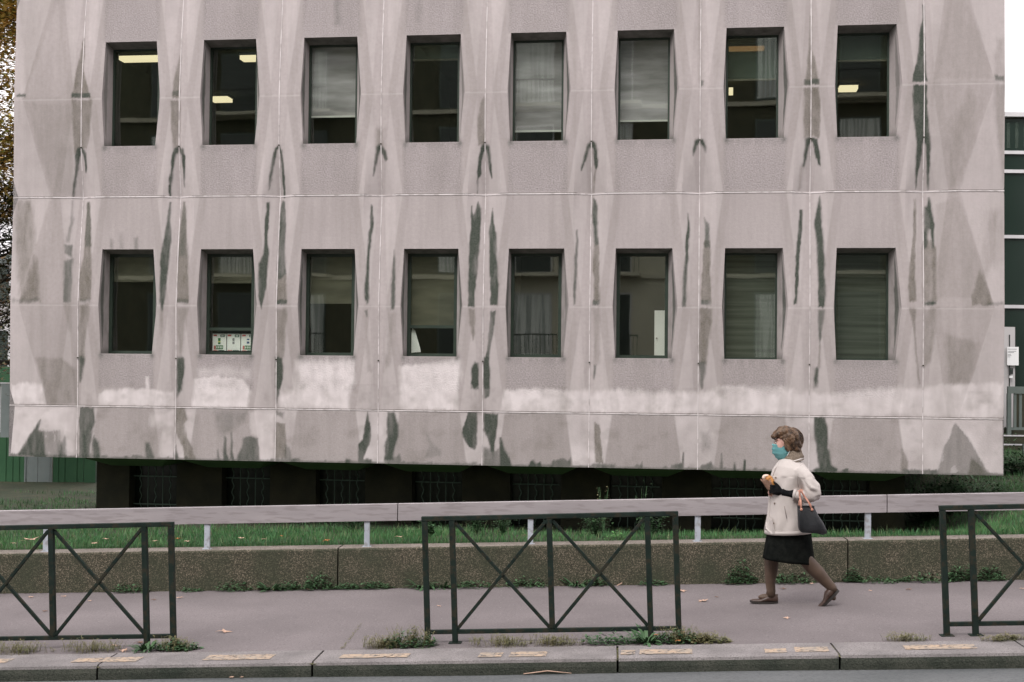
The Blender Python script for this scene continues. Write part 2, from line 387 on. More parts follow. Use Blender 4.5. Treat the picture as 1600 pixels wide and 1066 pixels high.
# surveyed stains and painted facet shading on the facade: kind (D algae, N brown grime, L pale repaint), strength, edge softness, outline (x along facade, height)
STAINS_AND_SHADE=[
('N',0.5,0.01,[(-0.004,6.629),(-0.035,6.399),(-0.089,6.118),(-0.133,5.862),(-0.143,5.8),(0.124,5.796),(0.104,5.858),(0.053,6.012),(0.018,6.167)]),
('D',0.75,0.006,[(-0.138,5.852),(0.123,5.847),(0.124,5.796),(-0.137,5.8)]),
('N',0.42,0.01,[(-0.137,5.759),(0.138,5.755),(0.132,5.473),(0.11,5.192),(0.077,5.09),(0.01,5.104),(-0.083,5.015),(-0.113,5.349)]),
('D',0.7,0.008,[(0.01,5.112),(-0.044,5.092),(-0.074,4.99),(-0.097,4.76),(-0.125,4.555),(-0.126,4.427),(-0.101,4.555),(-0.065,4.759),(-0.028,4.964),(0.003,5.06),(0.033,5.014),(0.064,4.758),(0.082,4.835),(0.071,5.014)]),
('N',0.4,0.01,[(1.394,6.343),(1.35,6.141),(1.302,5.837),(1.303,5.776),(1.398,5.775)]),
('D',0.45,0.006,[(1.302,5.863),(1.397,5.861),(1.398,5.805),(1.303,5.807)]),
('N',0.4,0.01,[(1.283,5.736),(1.41,5.734),(1.408,5.48),(1.409,5.1),(1.328,5.076),(1.29,5.33)]),
('D',0.8,0.008,[(1.399,5.1),(1.341,5.075),(1.296,4.924),(1.269,4.671),(1.259,4.43),(1.286,4.595),(1.319,4.822),(1.363,4.999),(1.399,5.06),(1.435,4.998),(1.451,4.77),(1.468,4.568),(1.479,4.72),(1.482,4.973),(1.447,5.074)]),
('D',0.8,0.008,[(2.794,5.096),(2.745,5.072),(2.706,4.934),(2.671,4.684),(2.66,4.533),(2.692,4.658),(2.728,4.859),(2.764,5.034),(2.797,5.066),(2.824,4.983),(2.844,4.682),(2.858,4.407),(2.873,4.431),(2.868,4.807),(2.841,5.033)]),
('D',0.6,0.006,[(-0.957,5.845),(-0.815,5.843),(-0.815,5.812),(-0.956,5.814)]),
('D',0.75,0.008,[(4.191,5.092),(4.146,5.067),(4.122,4.968),(4.104,4.795),(4.09,4.683),(4.124,4.795),(4.153,4.918),(4.192,5.037),(4.235,4.967),(4.269,4.887),(4.284,4.905),(4.26,5.017),(4.221,5.072)]),
('N',0.3,0.03,[(4.155,5.291),(4.219,5.29),(4.234,5.079),(4.146,5.067)]),
('N',0.42,0.012,[(5.586,5.714),(5.542,5.617),(5.508,5.322),(5.511,5.076),(5.603,5.075)]),
('D',0.8,0.008,[(5.598,5.087),(5.549,5.051),(5.52,4.904),(5.498,4.707),(5.493,4.437),(5.508,4.634),(5.547,4.707),(5.555,4.879),(5.579,5.001),(5.603,5.026),(5.631,4.952),(5.656,4.755),(5.689,4.644),(5.669,4.902),(5.648,5.05)]),
('D',0.25,0.03,[(3.546,7.15),(3.61,7.148),(3.616,6.722),(3.552,6.724)]),
('D',0.2,0.03,[(4.671,7.12),(4.701,7.119),(4.705,6.746),(4.675,6.747)]),
('D',0.8,0.008,[(7.004,5.102),(6.951,5.071),(6.916,4.937),(6.888,4.816),(6.879,4.731),(6.905,4.792),(6.941,4.913),(6.969,5.01),(7.005,5.038),(7.032,5.009),(7.043,4.814),(7.063,4.766),(7.08,4.79),(7.078,4.984),(7.048,5.082)]),
('N',0.4,0.01,[(7.063,4.778),(7.035,4.644),(7.023,4.402),(7.046,4.523)]),
('D',0.75,0.008,[(8.399,5.125),(8.344,5.09),(8.321,4.994),(8.315,4.902),(8.334,4.946),(8.362,5.029),(8.399,5.077),(8.44,5.041),(8.481,4.939),(8.485,5.016),(8.439,5.101)]),
('D',0.5,0.01,[(8.394,5.86),(8.441,5.859),(8.446,5.799),(8.399,5.787)]),
('N',0.15,0.02,[(8.367,6.971),(8.41,6.97),(8.417,5.859),(8.375,5.86)]),
('N',0.5,0.01,[(9.787,6.682),(9.78,6.288),(9.753,6.074),(9.731,5.859),(9.722,5.8),(9.887,5.797),(9.87,5.928),(9.839,6.144),(9.803,6.24),(9.797,6.479)]),
('D',0.65,0.007,[(9.721,5.859),(9.887,5.856),(9.887,5.797),(9.722,5.8)]),
('N',0.52,0.01,[(9.722,5.752),(9.887,5.749),(9.91,5.451),(9.897,5.118),(9.809,5.143),(9.721,5.12),(9.714,5.454)]),
('D',0.8,0.008,[(9.8,5.124),(9.735,5.108),(9.717,4.906),(9.711,4.763),(9.741,4.858),(9.763,5.001),(9.798,5.067),(9.833,5.048),(9.861,4.928),(9.904,4.785),(9.922,4.761),(9.908,4.928),(9.879,5.095)]),
('N',0.3,0.02,[(9.711,4.763),(9.684,4.502),(9.65,4.454),(9.683,4.74)]),
('D',0.82,0.008,[(11.19,6.789),(11.184,6.659),(11.162,6.542),(11.14,6.306),(11.118,6.07),(11.073,5.905),(11.055,5.811),(11.226,5.808),(11.209,5.95),(11.203,6.375),(11.198,6.612)]),
('D',0.82,0.008,[(11.062,5.759),(11.055,5.622),(11.075,5.339),(11.105,5.103),(11.104,4.726),(11.105,4.467),(11.127,4.655),(11.156,4.843),(11.178,5.008),(11.196,5.043),(11.217,4.984),(11.236,4.772),(11.26,4.442),(11.272,4.724),(11.276,5.006),(11.253,5.242),(11.229,5.525),(11.223,5.756)]),
('D',0.6,0.008,[(12.056,5.863),(12.159,5.861),(12.159,5.81),(12.056,5.812)]),
('N',0.18,0.03,[(12.09,6.332),(12.158,6.33),(12.159,5.861),(12.058,5.863)]),
('N',0.25,0.015,[(12.054,5.758),(12.177,5.756),(12.18,4.482),(12.15,4.715),(12.093,5.184),(12.054,5.512)]),
('N',0.22,0.06,[(11.507,5.191),(11.754,5.658),(11.845,5.515),(11.644,4.603),(11.554,4.487)]),
('N',0.1,0.015,[(-0.963,7.169),(-0.853,6.39),(-0.802,5.873),(-0.43,7.0),(-0.378,7.153)]),  # left end facet above the crease, fold shade put into the colour
('N',0.12,0.02,[(-0.786,5.718),(-0.382,4.429),(-0.086,4.427),(-0.149,5.708)]),  # left end facet below the crease, its shade painted as tone
('N',0.1,0.012,[(11.502,6.84),(11.706,6.835),(11.979,6.052),(12.002,5.841),(11.323,5.853),(11.435,6.37)]),  # upper right end facet, shading laid in as colour
('N',0.34,0.03,[(-0.956,4.388),(-0.719,4.374),(-0.687,4.079),(-0.64,3.771),(-0.715,3.438),(-0.816,3.053),(-0.875,3.31),(-0.94,3.823)]),
('N',0.55,0.02,[(-0.643,3.643),(-0.594,3.489),(-0.558,3.003),(-0.815,3.002)]),
('D',0.3,0.01,[(-0.973,3.022),(-0.558,3.023),(-0.558,2.983),(-0.972,2.981)]),
('D',0.35,0.01,[(-0.13,4.37),(-0.154,4.076),(-0.19,3.821),(-0.15,3.808),(-0.12,4.127)]),
('D',0.55,0.01,[(-0.203,3.77),(-0.111,3.77),(-0.114,3.604),(-0.206,3.655)]),
('D',0.55,0.01,[(-0.209,3.54),(-0.102,3.578),(-0.102,2.984),(-0.207,2.984)]),
('N',0.3,0.02,[(-0.207,2.953),(-0.107,2.953),(-0.111,2.597)]),
('N',0.62,0.01,[(0.072,4.356),(0.104,4.356),(0.148,3.998),(0.171,3.565),(0.181,3.026),(0.026,3.005),(0.014,3.361),(0.069,3.616),(0.069,4.075)]),
('D',0.4,0.015,[(0.072,4.356),(0.104,4.356),(0.148,3.998),(0.163,3.744),(0.074,3.744)]),
('D',0.3,0.008,[(0.02,3.03),(0.176,3.031),(0.176,2.985),(0.021,2.984)]),
('N',0.4,0.012,[(0.022,2.954),(0.161,2.954),(0.158,2.802),(0.111,2.471),(0.065,2.039),(0.04,1.912),(0.02,2.293),(0.019,2.801)]),
('D',0.65,0.01,[(0.021,2.242),(0.061,2.255),(0.088,2.217),(0.067,1.937),(0.036,1.886),(0.022,2.038)]),
('D',0.78,0.007,[(1.268,4.361),(1.279,4.361),(1.284,4.07),(1.303,3.842),(1.275,3.489),(1.242,3.059),(1.206,2.882),(1.169,3.009),(1.17,3.615),(1.216,3.868),(1.246,4.146)]),
('D',0.6,0.006,[(1.257,4.576),(1.278,4.576),(1.28,4.437),(1.259,4.437)]),
('N',0.25,0.015,[(1.171,2.882),(1.224,2.882),(1.198,2.554)]),
('N',0.65,0.01,[(1.453,4.36),(1.471,4.36),(1.503,3.993),(1.537,3.564),(1.569,3.161),(1.564,3.005),(1.414,3.004),(1.412,3.161),(1.409,3.817),(1.422,4.17)]),
('D',0.4,0.02,[(1.453,4.36),(1.471,4.36),(1.503,3.993),(1.53,3.615),(1.412,3.615),(1.422,4.17)]),
('D',0.4,0.008,[(1.414,3.029),(1.563,3.03),(1.564,2.985),(1.415,2.984)]),
('N',0.28,0.02,[(1.408,2.908),(1.565,2.909),(1.538,2.657),(1.478,2.305),(1.426,2.304)]),
('D',0.5,0.015,[(1.413,2.254),(1.465,2.274),(1.514,2.217),(1.521,2.054),(1.486,1.802),(1.434,1.801)]),
('D',0.8,0.007,[(2.657,4.352),(2.66,4.189),(2.655,3.813),(2.675,3.663),(2.666,3.388),(2.625,3.063),(2.596,2.901),(2.555,3.063),(2.553,3.513),(2.611,3.638),(2.62,4.064),(2.637,4.339)]),
('D',0.7,0.009,[(2.838,4.368),(2.869,4.351),(2.886,4.238),(2.897,3.813),(2.924,3.363),(2.827,3.313),(2.8,3.438),(2.812,3.813),(2.813,4.288)]),
('N',0.55,0.01,[(2.806,3.363),(2.924,3.363),(2.942,3.014),(2.811,3.014)]),
('D',0.75,0.006,[(2.806,3.026),(2.942,3.027),(2.943,2.979),(2.806,2.979)]),
('N',0.38,0.015,[(2.807,2.901),(2.936,2.902),(2.95,2.815),(2.917,2.441),(2.897,2.068),(2.819,2.067)]),
('D',0.8,0.01,[(2.796,2.253),(2.842,2.266),(2.882,2.217),(2.89,1.968),(2.848,1.843),(2.802,1.843)]),
('D',0.35,0.012,[(0.455,3.845),(0.476,3.845),(0.479,3.717),(0.457,3.717)]),
('D',0.25,0.02,[(0.566,3.908),(0.598,3.908),(0.622,3.722),(0.569,3.722)]),
('D',0.4,0.015,[(0.793,3.856),(0.827,3.856),(0.83,3.717),(0.795,3.717)]),
('D',0.78,0.007,[(4.074,4.305),(4.085,4.281),(4.095,4.057),(4.067,3.686),(4.06,3.414),(4.062,3.067),(4.041,2.981),(4.019,3.067),(4.022,3.463),(4.048,3.81),(4.062,4.058)]),
('D',0.5,0.007,[(4.016,2.894),(4.047,2.906),(4.048,2.795)]),
('N',0.2,0.02,[(4.022,2.82),(4.048,2.82),(4.108,2.08),(4.057,2.079)]),
('D',0.6,0.008,[(4.395,3.685),(4.412,3.512),(4.418,3.019),(4.405,2.908),(4.369,2.908),(4.367,3.068),(4.388,3.438)]),
('N',0.25,0.03,[(4.37,2.846),(4.413,2.846),(4.358,2.205),(4.284,2.082)]),
('D',0.8,0.007,[(5.507,4.346),(5.545,4.247),(5.537,3.806),(5.516,3.439),(5.482,3.169),(5.485,2.937),(5.41,2.936),(5.406,3.561),(5.424,3.929),(5.426,4.272),(5.447,4.15),(5.478,4.198)]),
('N',0.4,0.01,[(5.413,2.9),(5.485,2.9),(5.489,2.582),(5.477,2.509),(5.45,2.68),(5.42,2.729)]),
('D',0.6,0.01,[(5.53,2.204),(5.538,1.875),(5.459,1.874),(5.469,2.118),(5.505,2.216)]),
('D',0.8,0.007,[(5.706,4.246),(5.72,4.05),(5.759,3.854),(5.788,3.439),(5.793,2.95),(5.699,2.974),(5.683,3.561),(5.665,3.928),(5.687,4.099)]),
('D',0.65,0.009,[(5.7,2.877),(5.769,2.877),(5.742,2.681),(5.705,2.462),(5.678,2.242),(5.699,2.096),(5.681,1.876),(5.62,1.876),(5.616,2.193),(5.652,2.339),(5.686,2.584)]),
('D',0.65,0.007,[(6.823,3.948),(6.834,3.803),(6.823,3.366),(6.8,2.978),(6.788,2.978),(6.791,3.172),(6.802,3.56)]),
('D',0.75,0.008,[(7.023,4.365),(7.055,4.347),(7.08,4.262),(7.091,3.85),(7.096,3.778),(7.055,3.729),(7.046,3.996),(7.025,4.166)]),
('N',0.55,0.009,[(7.052,3.802),(7.096,3.778),(7.11,3.56),(7.127,3.028),(7.059,3.027),(7.057,3.318),(7.031,3.439)]),
('D',0.65,0.006,[(7.054,3.032),(7.127,3.032),(7.127,2.979),(7.055,2.979)]),
('N',0.2,0.015,[(7.055,2.931),(7.123,2.931),(7.129,2.207),(7.062,2.206)]),
('D',0.6,0.008,[(7.062,2.194),(7.081,2.194),(7.073,2.013),(7.058,2.037)]),
('D',0.75,0.007,[(8.256,4.159),(8.269,3.967),(8.253,3.607),(8.234,3.271),(8.229,2.959),(8.194,2.959),(8.198,3.271),(8.224,3.607),(8.246,3.919)]),
('D',0.55,0.008,[(8.465,4.11),(8.487,4.038),(8.518,4.014),(8.527,3.726),(8.473,3.726)]),
('N',0.72,0.008,[(8.472,3.798),(8.524,3.798),(8.533,3.559),(8.549,3.032),(8.442,3.032),(8.441,3.199),(8.462,3.559)]),
('D',0.6,0.006,[(8.437,3.032),(8.549,3.032),(8.549,2.984),(8.438,2.984)]),
('N',0.55,0.012,[(8.431,2.924),(8.556,2.925),(8.557,2.769),(8.529,2.483),(8.495,2.22),(8.419,2.243),(8.417,2.601)]),
('D',0.6,0.012,[(8.405,2.255),(8.49,2.243),(8.484,2.124),(8.45,1.909),(8.426,1.966)]),
('D',0.75,0.007,[(9.67,4.204),(9.698,4.199),(9.695,3.914),(9.672,3.724),(9.651,3.368),(9.623,2.988),(9.6,2.988),(9.621,3.415),(9.635,3.795)]),
('D',0.82,0.007,[(9.917,4.376),(9.93,4.198),(9.95,3.913),(9.975,3.557),(9.987,2.99),(9.959,2.954),(9.908,2.966),(9.907,3.321),(9.886,3.795),(9.861,4.056)]),
('D',0.6,0.01,[(9.909,2.918),(9.978,2.919),(9.96,2.753),(9.927,2.469),(9.915,2.611)]),
('N',0.35,0.01,[(9.934,2.469),(9.922,2.186),(9.903,2.186),(9.916,2.469)]),
('D',0.5,0.01,[(9.882,2.174),(9.906,2.138),(9.899,2.02),(9.876,1.982),(9.86,2.044)]),
('N',0.6,0.008,[(11.094,4.332),(11.101,4.308),(11.098,3.909),(11.088,3.439),(11.101,3.029),(11.026,3.028),(11.021,3.228),(11.047,3.557),(11.075,3.909)]),
('N',0.4,0.008,[(11.026,2.935),(11.101,2.935),(11.098,2.572),(11.073,2.712)]),
('N',0.3,0.008,[(11.073,2.712),(11.098,2.572),(11.143,2.151),(11.159,2.011),(11.131,2.151)]),
('D',0.78,0.008,[(11.271,4.343),(11.295,4.237),(11.318,4.025),(11.33,3.791),(11.319,3.72),(11.295,3.955),(11.261,3.955),(11.239,3.721),(11.212,3.697),(11.207,3.908),(11.226,4.237),(11.256,4.237)]),
('N',0.6,0.02,[(11.208,3.721),(11.239,3.791),(11.246,3.041),(11.21,3.029)]),
('N',0.6,0.012,[(11.307,3.791),(11.339,3.697),(11.351,3.041),(11.314,3.041)]),
('N',0.25,0.01,[(11.239,3.791),(11.312,3.791),(11.314,3.041),(11.242,3.041)]),
('D',0.7,0.007,[(11.21,3.024),(11.346,3.025),(11.346,2.987),(11.21,2.987)]),
('N',0.28,0.015,[(11.215,2.928),(11.346,2.929),(11.334,2.62),(11.278,2.269),(11.213,2.222)]),
('N',0.45,0.016,[(11.884,3.439),(12.026,3.032),(12.026,2.997),(11.784,2.996),(11.784,3.089)]),
('D',0.35,0.01,[(11.964,3.025),(12.165,3.025),(12.165,2.99),(11.964,2.99)]),
('N',0.2,0.07,[(12.006,4.139),(12.118,4.138),(12.119,3.556),(11.918,3.369)]),
('N',0.28,0.05,[(11.47,2.621),(11.853,2.507),(11.764,2.018),(11.517,2.015)]),
('N',0.1,0.01,[(11.611,4.352),(11.872,3.603),(12.008,3.09),(11.378,3.088),(11.351,4.26)]),  # right end facet under the floor joint, painted shade
('D',0.62,0.01,[(1.414,2.232),(1.505,2.233),(1.521,2.107),(1.473,1.831),(1.422,1.729)]),
('D',0.65,0.01,[(2.796,2.244),(2.881,2.245),(2.872,2.021),(2.837,1.747),(2.805,1.647)]),
('N',0.3,0.015,[(-0.584,2.215),(-0.233,2.218),(-0.016,2.067),(-0.007,1.597),(-0.437,1.592),(-0.497,1.884)]),
('D',0.7,0.01,[(-0.527,1.361),(-0.552,1.234),(-0.484,1.209),(-0.451,0.866),(-0.829,0.898),(-0.619,1.233)]),
('D',0.28,0.01,[(-0.484,1.235),(-0.242,1.226),(-0.182,0.871),(-0.451,0.866)]),
('D',0.5,0.02,[(-0.238,1.023),(-0.16,1.126),(-0.155,0.872),(-0.249,0.87)]),
('D',0.5,0.008,[(-0.992,0.9),(0.005,0.882),(0.006,0.855),(-0.991,0.857)]),
('D',0.65,0.01,[(0.033,1.555),(0.234,1.55),(0.259,1.36),(0.213,1.208),(0.193,0.866),(0.033,0.863),(0.04,1.205)]),
('D',0.7,0.01,[(0.254,1.158),(0.309,1.083),(0.353,0.856),(0.259,0.867),(0.243,1.031)]),
('D',0.4,0.01,[(0.059,0.889),(0.325,0.906),(0.353,0.843),(0.019,0.85)]),
('D',0.65,0.01,[(0.985,1.069),(1.038,1.07),(1.079,0.97),(1.134,0.85),(1.002,0.848)]),
('D',0.65,0.007,[(0.672,0.842),(0.703,0.893),(0.737,0.893),(0.765,0.844)]),
('D',0.65,0.007,[(0.825,0.845),(0.864,0.921),(0.897,0.846)]),
('N',0.8,0.015,[(1.411,1.553),(1.529,1.555),(1.558,1.405),(1.52,1.354),(1.562,1.154),(1.642,1.03),(1.685,0.851),(1.567,0.849),(1.524,1.053),(1.417,1.227)]),
('D',0.6,0.01,[(1.395,0.926),(1.407,1.051),(1.462,0.852),(1.397,0.855)]),
('D',0.65,0.006,[(2.096,1.188),(2.122,1.163),(2.133,0.989),(2.161,0.852),(2.096,0.851)]),
('D',0.65,0.006,[(2.199,1.24),(2.214,1.115),(2.216,0.99),(2.239,0.854),(2.192,0.853)]),
('D',0.5,0.006,[(2.013,1.012),(2.036,0.85),(2.005,0.849)]),
('D',0.6,0.01,[(2.368,1.168),(2.471,1.194),(2.562,1.158),(2.585,0.853),(2.27,0.854),(2.282,0.917),(2.344,1.043)]),
('D',0.25,0.03,[(1.961,1.511),(2.414,1.542),(2.391,1.417),(2.083,1.188),(2.004,1.236)]),
('N',0.75,0.012,[(2.809,1.374),(2.919,1.363),(2.948,1.128),(2.951,0.917),(2.815,0.914)]),
('D',0.4,0.012,[(2.949,1.103),(3.014,1.005),(3.029,0.856),(2.811,0.852),(2.811,0.902),(2.939,0.904)]),
('D',0.4,0.01,[(2.803,1.548),(2.906,1.524),(2.894,1.45),(2.804,1.498)]),
('D',0.55,0.008,[(3.005,0.838),(3.056,0.906),(3.132,0.908),(3.179,0.837)]),
('D',0.7,0.008,[(4.064,1.541),(4.073,1.442),(4.096,1.393),(4.094,1.172),(4.045,1.023),(4.016,0.924),(4.072,0.913),(4.117,0.914),(4.133,0.845),(3.947,0.842),(3.949,1.095),(4.006,1.17),(4.029,1.343)]),
('D',0.65,0.007,[(3.749,0.848),(3.781,0.907),(3.832,0.908),(3.856,0.845)]),
('D',0.72,0.009,[(4.346,1.544),(4.417,1.533),(4.469,1.374),(4.476,1.227),(4.434,1.104),(4.411,0.932),(4.299,0.917),(4.297,1.077),(4.332,1.225)]),
('D',0.45,0.01,[(4.298,0.929),(4.499,0.97),(4.545,0.843),(4.294,0.843)]),
('D',0.22,0.01,[(4.87,1.258),(4.946,1.137),(5.047,1.041),(5.048,0.98),(4.849,0.976),(4.897,1.112)]),
('D',0.8,0.008,[(5.413,1.56),(5.52,1.554),(5.523,1.22),(5.498,1.073),(5.43,1.121),(5.355,1.217),(5.342,1.29),(5.377,1.437)]),
('D',0.42,0.012,[(5.169,0.843),(5.223,0.886),(5.527,0.904),(5.527,0.845)]),
('D',0.78,0.008,[(5.621,1.55),(5.801,1.546),(5.798,1.37),(5.763,1.175),(5.759,1.054),(5.727,1.053),(5.664,1.247),(5.626,1.343)]),
('D',0.5,0.014,[(5.626,1.1),(5.727,1.053),(5.813,1.079),(5.828,0.841),(5.628,0.845)]),
('D',0.55,0.012,[(5.848,1.225),(5.886,1.105),(5.974,0.924),(6.007,0.84),(5.845,0.842)]),
('D',0.65,0.007,[(6.212,0.844),(6.255,0.934),(6.292,0.889),(6.31,0.846)]),
('D',0.6,0.007,[(6.334,0.846),(6.358,0.915),(6.388,0.847)]),
('D',0.68,0.008,[(5.5,2.219),(5.536,2.122),(5.538,1.927),(5.496,1.89),(5.453,1.95),(5.457,2.121)]),
('D',0.65,0.009,[(5.618,2.269),(5.69,2.27),(5.679,2.124),(5.705,2.002),(5.682,1.782),(5.628,1.757),(5.611,2.025)]),
('D',0.6,0.01,[(5.853,1.225),(5.879,1.056),(5.954,0.948),(6.004,0.845),(5.832,0.841),(5.831,0.958)]),
('D',0.65,0.007,[(6.205,0.844),(6.236,0.917),(6.272,0.947),(6.321,0.895),(6.37,0.92),(6.38,0.847)]),
('D',0.6,0.01,[(6.48,0.847),(6.54,0.947),(6.661,0.973),(6.722,0.938),(6.77,0.975),(6.771,0.848)]),
('N',0.75,0.01,[(7.073,1.438),(7.129,1.415),(7.148,1.199),(7.181,0.935),(7.085,0.933)]),
('D',0.55,0.01,[(7.037,0.908),(7.338,0.914),(7.362,0.838),(7.037,0.841)]),
('D',0.6,0.005,[(7.671,0.841),(7.685,0.949),(7.702,0.842)]),
('D',0.55,0.008,[(8.045,0.839),(8.078,0.928),(8.208,0.943),(8.219,1.074),(8.238,0.841)]),
('D',0.3,0.03,[(8.442,1.34),(8.537,1.342),(8.55,1.151),(8.467,1.15)]),
('D',0.55,0.012,[(8.438,0.911),(8.575,0.961),(8.634,0.849),(8.439,0.845)]),
('D',0.5,0.006,[(8.677,0.849),(8.703,1.083),(8.724,0.85)]),
('D',0.6,0.005,[(8.973,0.846),(8.99,1.005),(9.01,0.846)]),
('D',0.5,0.005,[(8.858,0.843),(8.873,0.943),(8.891,0.844)]),
('D',0.78,0.01,[(9.874,1.552),(9.99,1.549),(10.025,1.413),(10.033,1.177),(10.073,0.966),(10.154,0.897),(10.154,0.855),(9.878,0.857),(9.866,0.892),(9.935,0.94),(9.899,1.128),(9.871,1.339)]),
('D',0.6,0.007,[(10.177,0.858),(10.212,0.903),(10.28,0.905),(10.304,0.858)]),
('D',0.55,0.008,[(10.92,0.861),(10.966,0.918),(11.373,0.917),(11.373,0.859),(10.92,0.854)]),
('D',0.3,0.008,[(11.586,1.518),(11.744,1.323),(11.991,0.91),(12.018,0.865),(11.369,0.859),(11.451,1.156)]),  # bottom-course end triangle, facet shade painted in
('N',0.5,0.01,[(11.789,1.069),(11.991,0.91),(12.018,0.865),(11.756,0.866)]),
('D',0.5,0.005,[(8.858,0.858),(8.871,0.967),(8.886,0.856)]),
('D',0.6,0.005,[(8.977,0.855),(8.99,1.005),(9.008,0.856)]),
('N',0.4,0.01,[(10.942,1.193),(11.022,1.008),(11.011,0.914),(10.932,0.913)]),
('D',0.4,0.015,[(9.859,2.165),(9.906,2.165),(9.907,1.953),(9.86,1.952)]),
('L',0.8,0.02,[(-0.97,1.853),(-0.713,1.881),(-0.51,1.858),(-0.464,1.591),(-0.983,1.584)]),
('L',0.75,0.015,[(0.311,1.741),(0.416,1.793),(0.761,1.815),(1.026,1.813),(1.368,1.779),(1.393,1.583),(0.3,1.574)]),
('L',0.6,0.015,[(0.978,1.976),(1.026,1.977),(1.028,1.8),(0.981,1.8)]),
('L',1.0,0.018,[(1.667,1.958),(1.94,1.999),(2.356,1.966),(2.437,1.792),(2.414,1.582),(1.634,1.577)]),
('L',0.4,0.04,[(1.704,2.084),(2.068,2.138),(2.458,2.092),(2.46,1.967),(1.706,1.959)]),
('L',0.9,0.03,[(2.864,1.797),(3.042,1.849),(3.063,2.197),(3.853,2.229),(3.877,1.908),(3.796,1.759),(3.798,1.586),(2.841,1.585)]),
('L',0.95,0.025,[(4.484,2.161),(5.282,2.242),(5.321,2.047),(5.274,1.826),(5.289,1.582),(4.504,1.584)]),
('L',0.85,0.02,[(5.904,1.822),(6.173,1.874),(6.495,1.877),(6.498,1.568),(5.906,1.566)]),
('L',0.8,0.03,[(5.896,1.846),(6.312,1.887),(6.798,1.857),(7.041,1.848),(7.329,1.887),(7.665,1.867),(7.833,1.833),(7.976,1.883),(8.095,1.848),(8.403,1.864),(8.709,1.939),(9.603,1.914),(9.605,1.59),(5.825,1.57)]),
('L',0.65,0.03,[(9.163,1.933),(9.478,1.913),(10.103,1.861),(10.654,1.926),(11.2,1.945),(11.381,1.993),(12.19,2.026),(12.191,1.581),(9.165,1.579)]),
('L',0.5,0.03,[(-0.991,1.546),(-0.49,1.548),(-0.593,1.271),(-0.857,0.935),(-0.979,0.933)]),
('L',0.5,0.03,[(-0.436,1.548),(-0.033,1.534),(-0.022,0.912),(-0.156,0.948),(-0.216,1.252),(-0.458,1.273)]),
('L',0.5,0.03,[(1.058,1.473),(1.373,1.528),(1.383,0.9),(1.172,0.922),(1.219,1.274),(1.034,1.322)]),
('L',0.6,0.02,[(2.441,1.518),(2.776,1.522),(2.785,0.889),(2.592,0.885),(2.562,1.196),(2.471,1.244)]),
('L',0.4,0.02,[(1.556,1.53),(1.66,1.544),(1.639,1.231),(1.588,1.18)]),
]

# ------------------------------------------------------------------ value noise (numpy)
def vnoise(x, y, seed=0):
    xi = np.floor(x).astype(np.int64); yi = np.floor(y).astype(np.int64)
    fx = x - xi; fy = y - yi
    fx = fx * fx * (3 - 2 * fx); fy = fy * fy * (3 - 2 * fy)
    def h(a, b):
        n = (a * 374761393 + b * 668265263 + seed * 974634777) & 0xffffffff
        n = ((n ^ (n >> 13)) * 1274126177) & 0xffffffff
        return ((n ^ (n >> 16)) & 0xffff) / 65535.0
    return (h(xi, yi) * (1 - fx) * (1 - fy) + h(xi + 1, yi) * fx * (1 - fy) + h(xi, yi + 1) * (1 - fx) * fy + h(xi + 1, yi + 1) * fx * fy) * 2 - 1

def fbm(x, y, seed=0, o=4):
    t = 0; a = 1; s_ = 0
    for k in range(o):
        t = t + a * vnoise(x * 2 ** k, y * 2 ** k, seed + k); s_ += a; a *= .5
    return t / s_

# ------------------------------------------------------------------ the office building
# facade frame: x along the facade, y into the building, z up
TH = 0.134117
FX0, FY0 = -5.93037, 18.68596
def fac_w(s, off, z):
    return Vector((FX0 + s * math.cos(TH) + off * math.sin(TH), FY0 - s * math.sin(TH) + off * math.cos(TH), z))
LV = [0.866, 1.568, 2.288, 2.958, 3.710, 4.427, 5.121, 5.782, 6.550, 7.267]
YJ = [.02, .03, .01, -.018, .03, .10, .0, -.018, .03, .10]
YV = [0, .01, -.005, -.024, 0, .045, -.01, -.024, 0, .045]
YM = [0, 0, -.008, -.024, -.004, 0, -.008, -.024, -.004, 0]
YE = [0, 0, 0, -.025, 0, 0, 0, -.025, 0, 0]
HV = [.14, .14, .05, .10, .12, .15, .03, .10, .12, .15]
EA = [.50, .40, .370, .405, .370, .40, .370, .405, .370, .40]
EB = [.50, .40, .359, .430, .359, .40, .359, .430, .359, .40]
REV = .25

def bay_cols(i):
    """[level][column] -> (s, off) for a window bay"""
    c = .7 + 1.4 * i; out = []
    for k in range(10):
        hv, a, b_ = HV[k], EA[k], EB[k]
        ml = (hv + .7 - a) / 2; mr = (hv + .7 - b_) / 2
        out.append([(c - .7, YJ[k]), (c - .7 + hv, YV[k]), (c - .7 + ml, YM[k]), (c - a, YE[k]), (c + b_, YE[k]),
                    (c + .7 - mr, YM[k]), (c + .7 - hv, YV[k]), (c + .7, YJ[k])])
    return out

def end_cols(side):
    xa = [.17, .42, .52, .60, .50, .41, .52, .60, .50, .41]
    xb = [.80, .45, .68, .86, .62, .45, .68, .86, .62, .45]
    out = []
    for k in range(10):
        fl = k in (3, 7)
        ya, yb, ye = (-.030, -.024, .0) if fl else ((.0, .0, .035) if k in (5, 9, 1, 0) else (-.02, -.015, .02))
        ed = .982 if side > 0 else .99
        row = [(0, YJ[k]), (HV[k], YV[k]), (xa[k], ya), (xb[k], yb), (ed, ye)]
        if side > 0: out.append([(11.2 + x, y) for x, y in row])
        else: out.append([(-x, y) for x, y in reversed(row)])
    return out

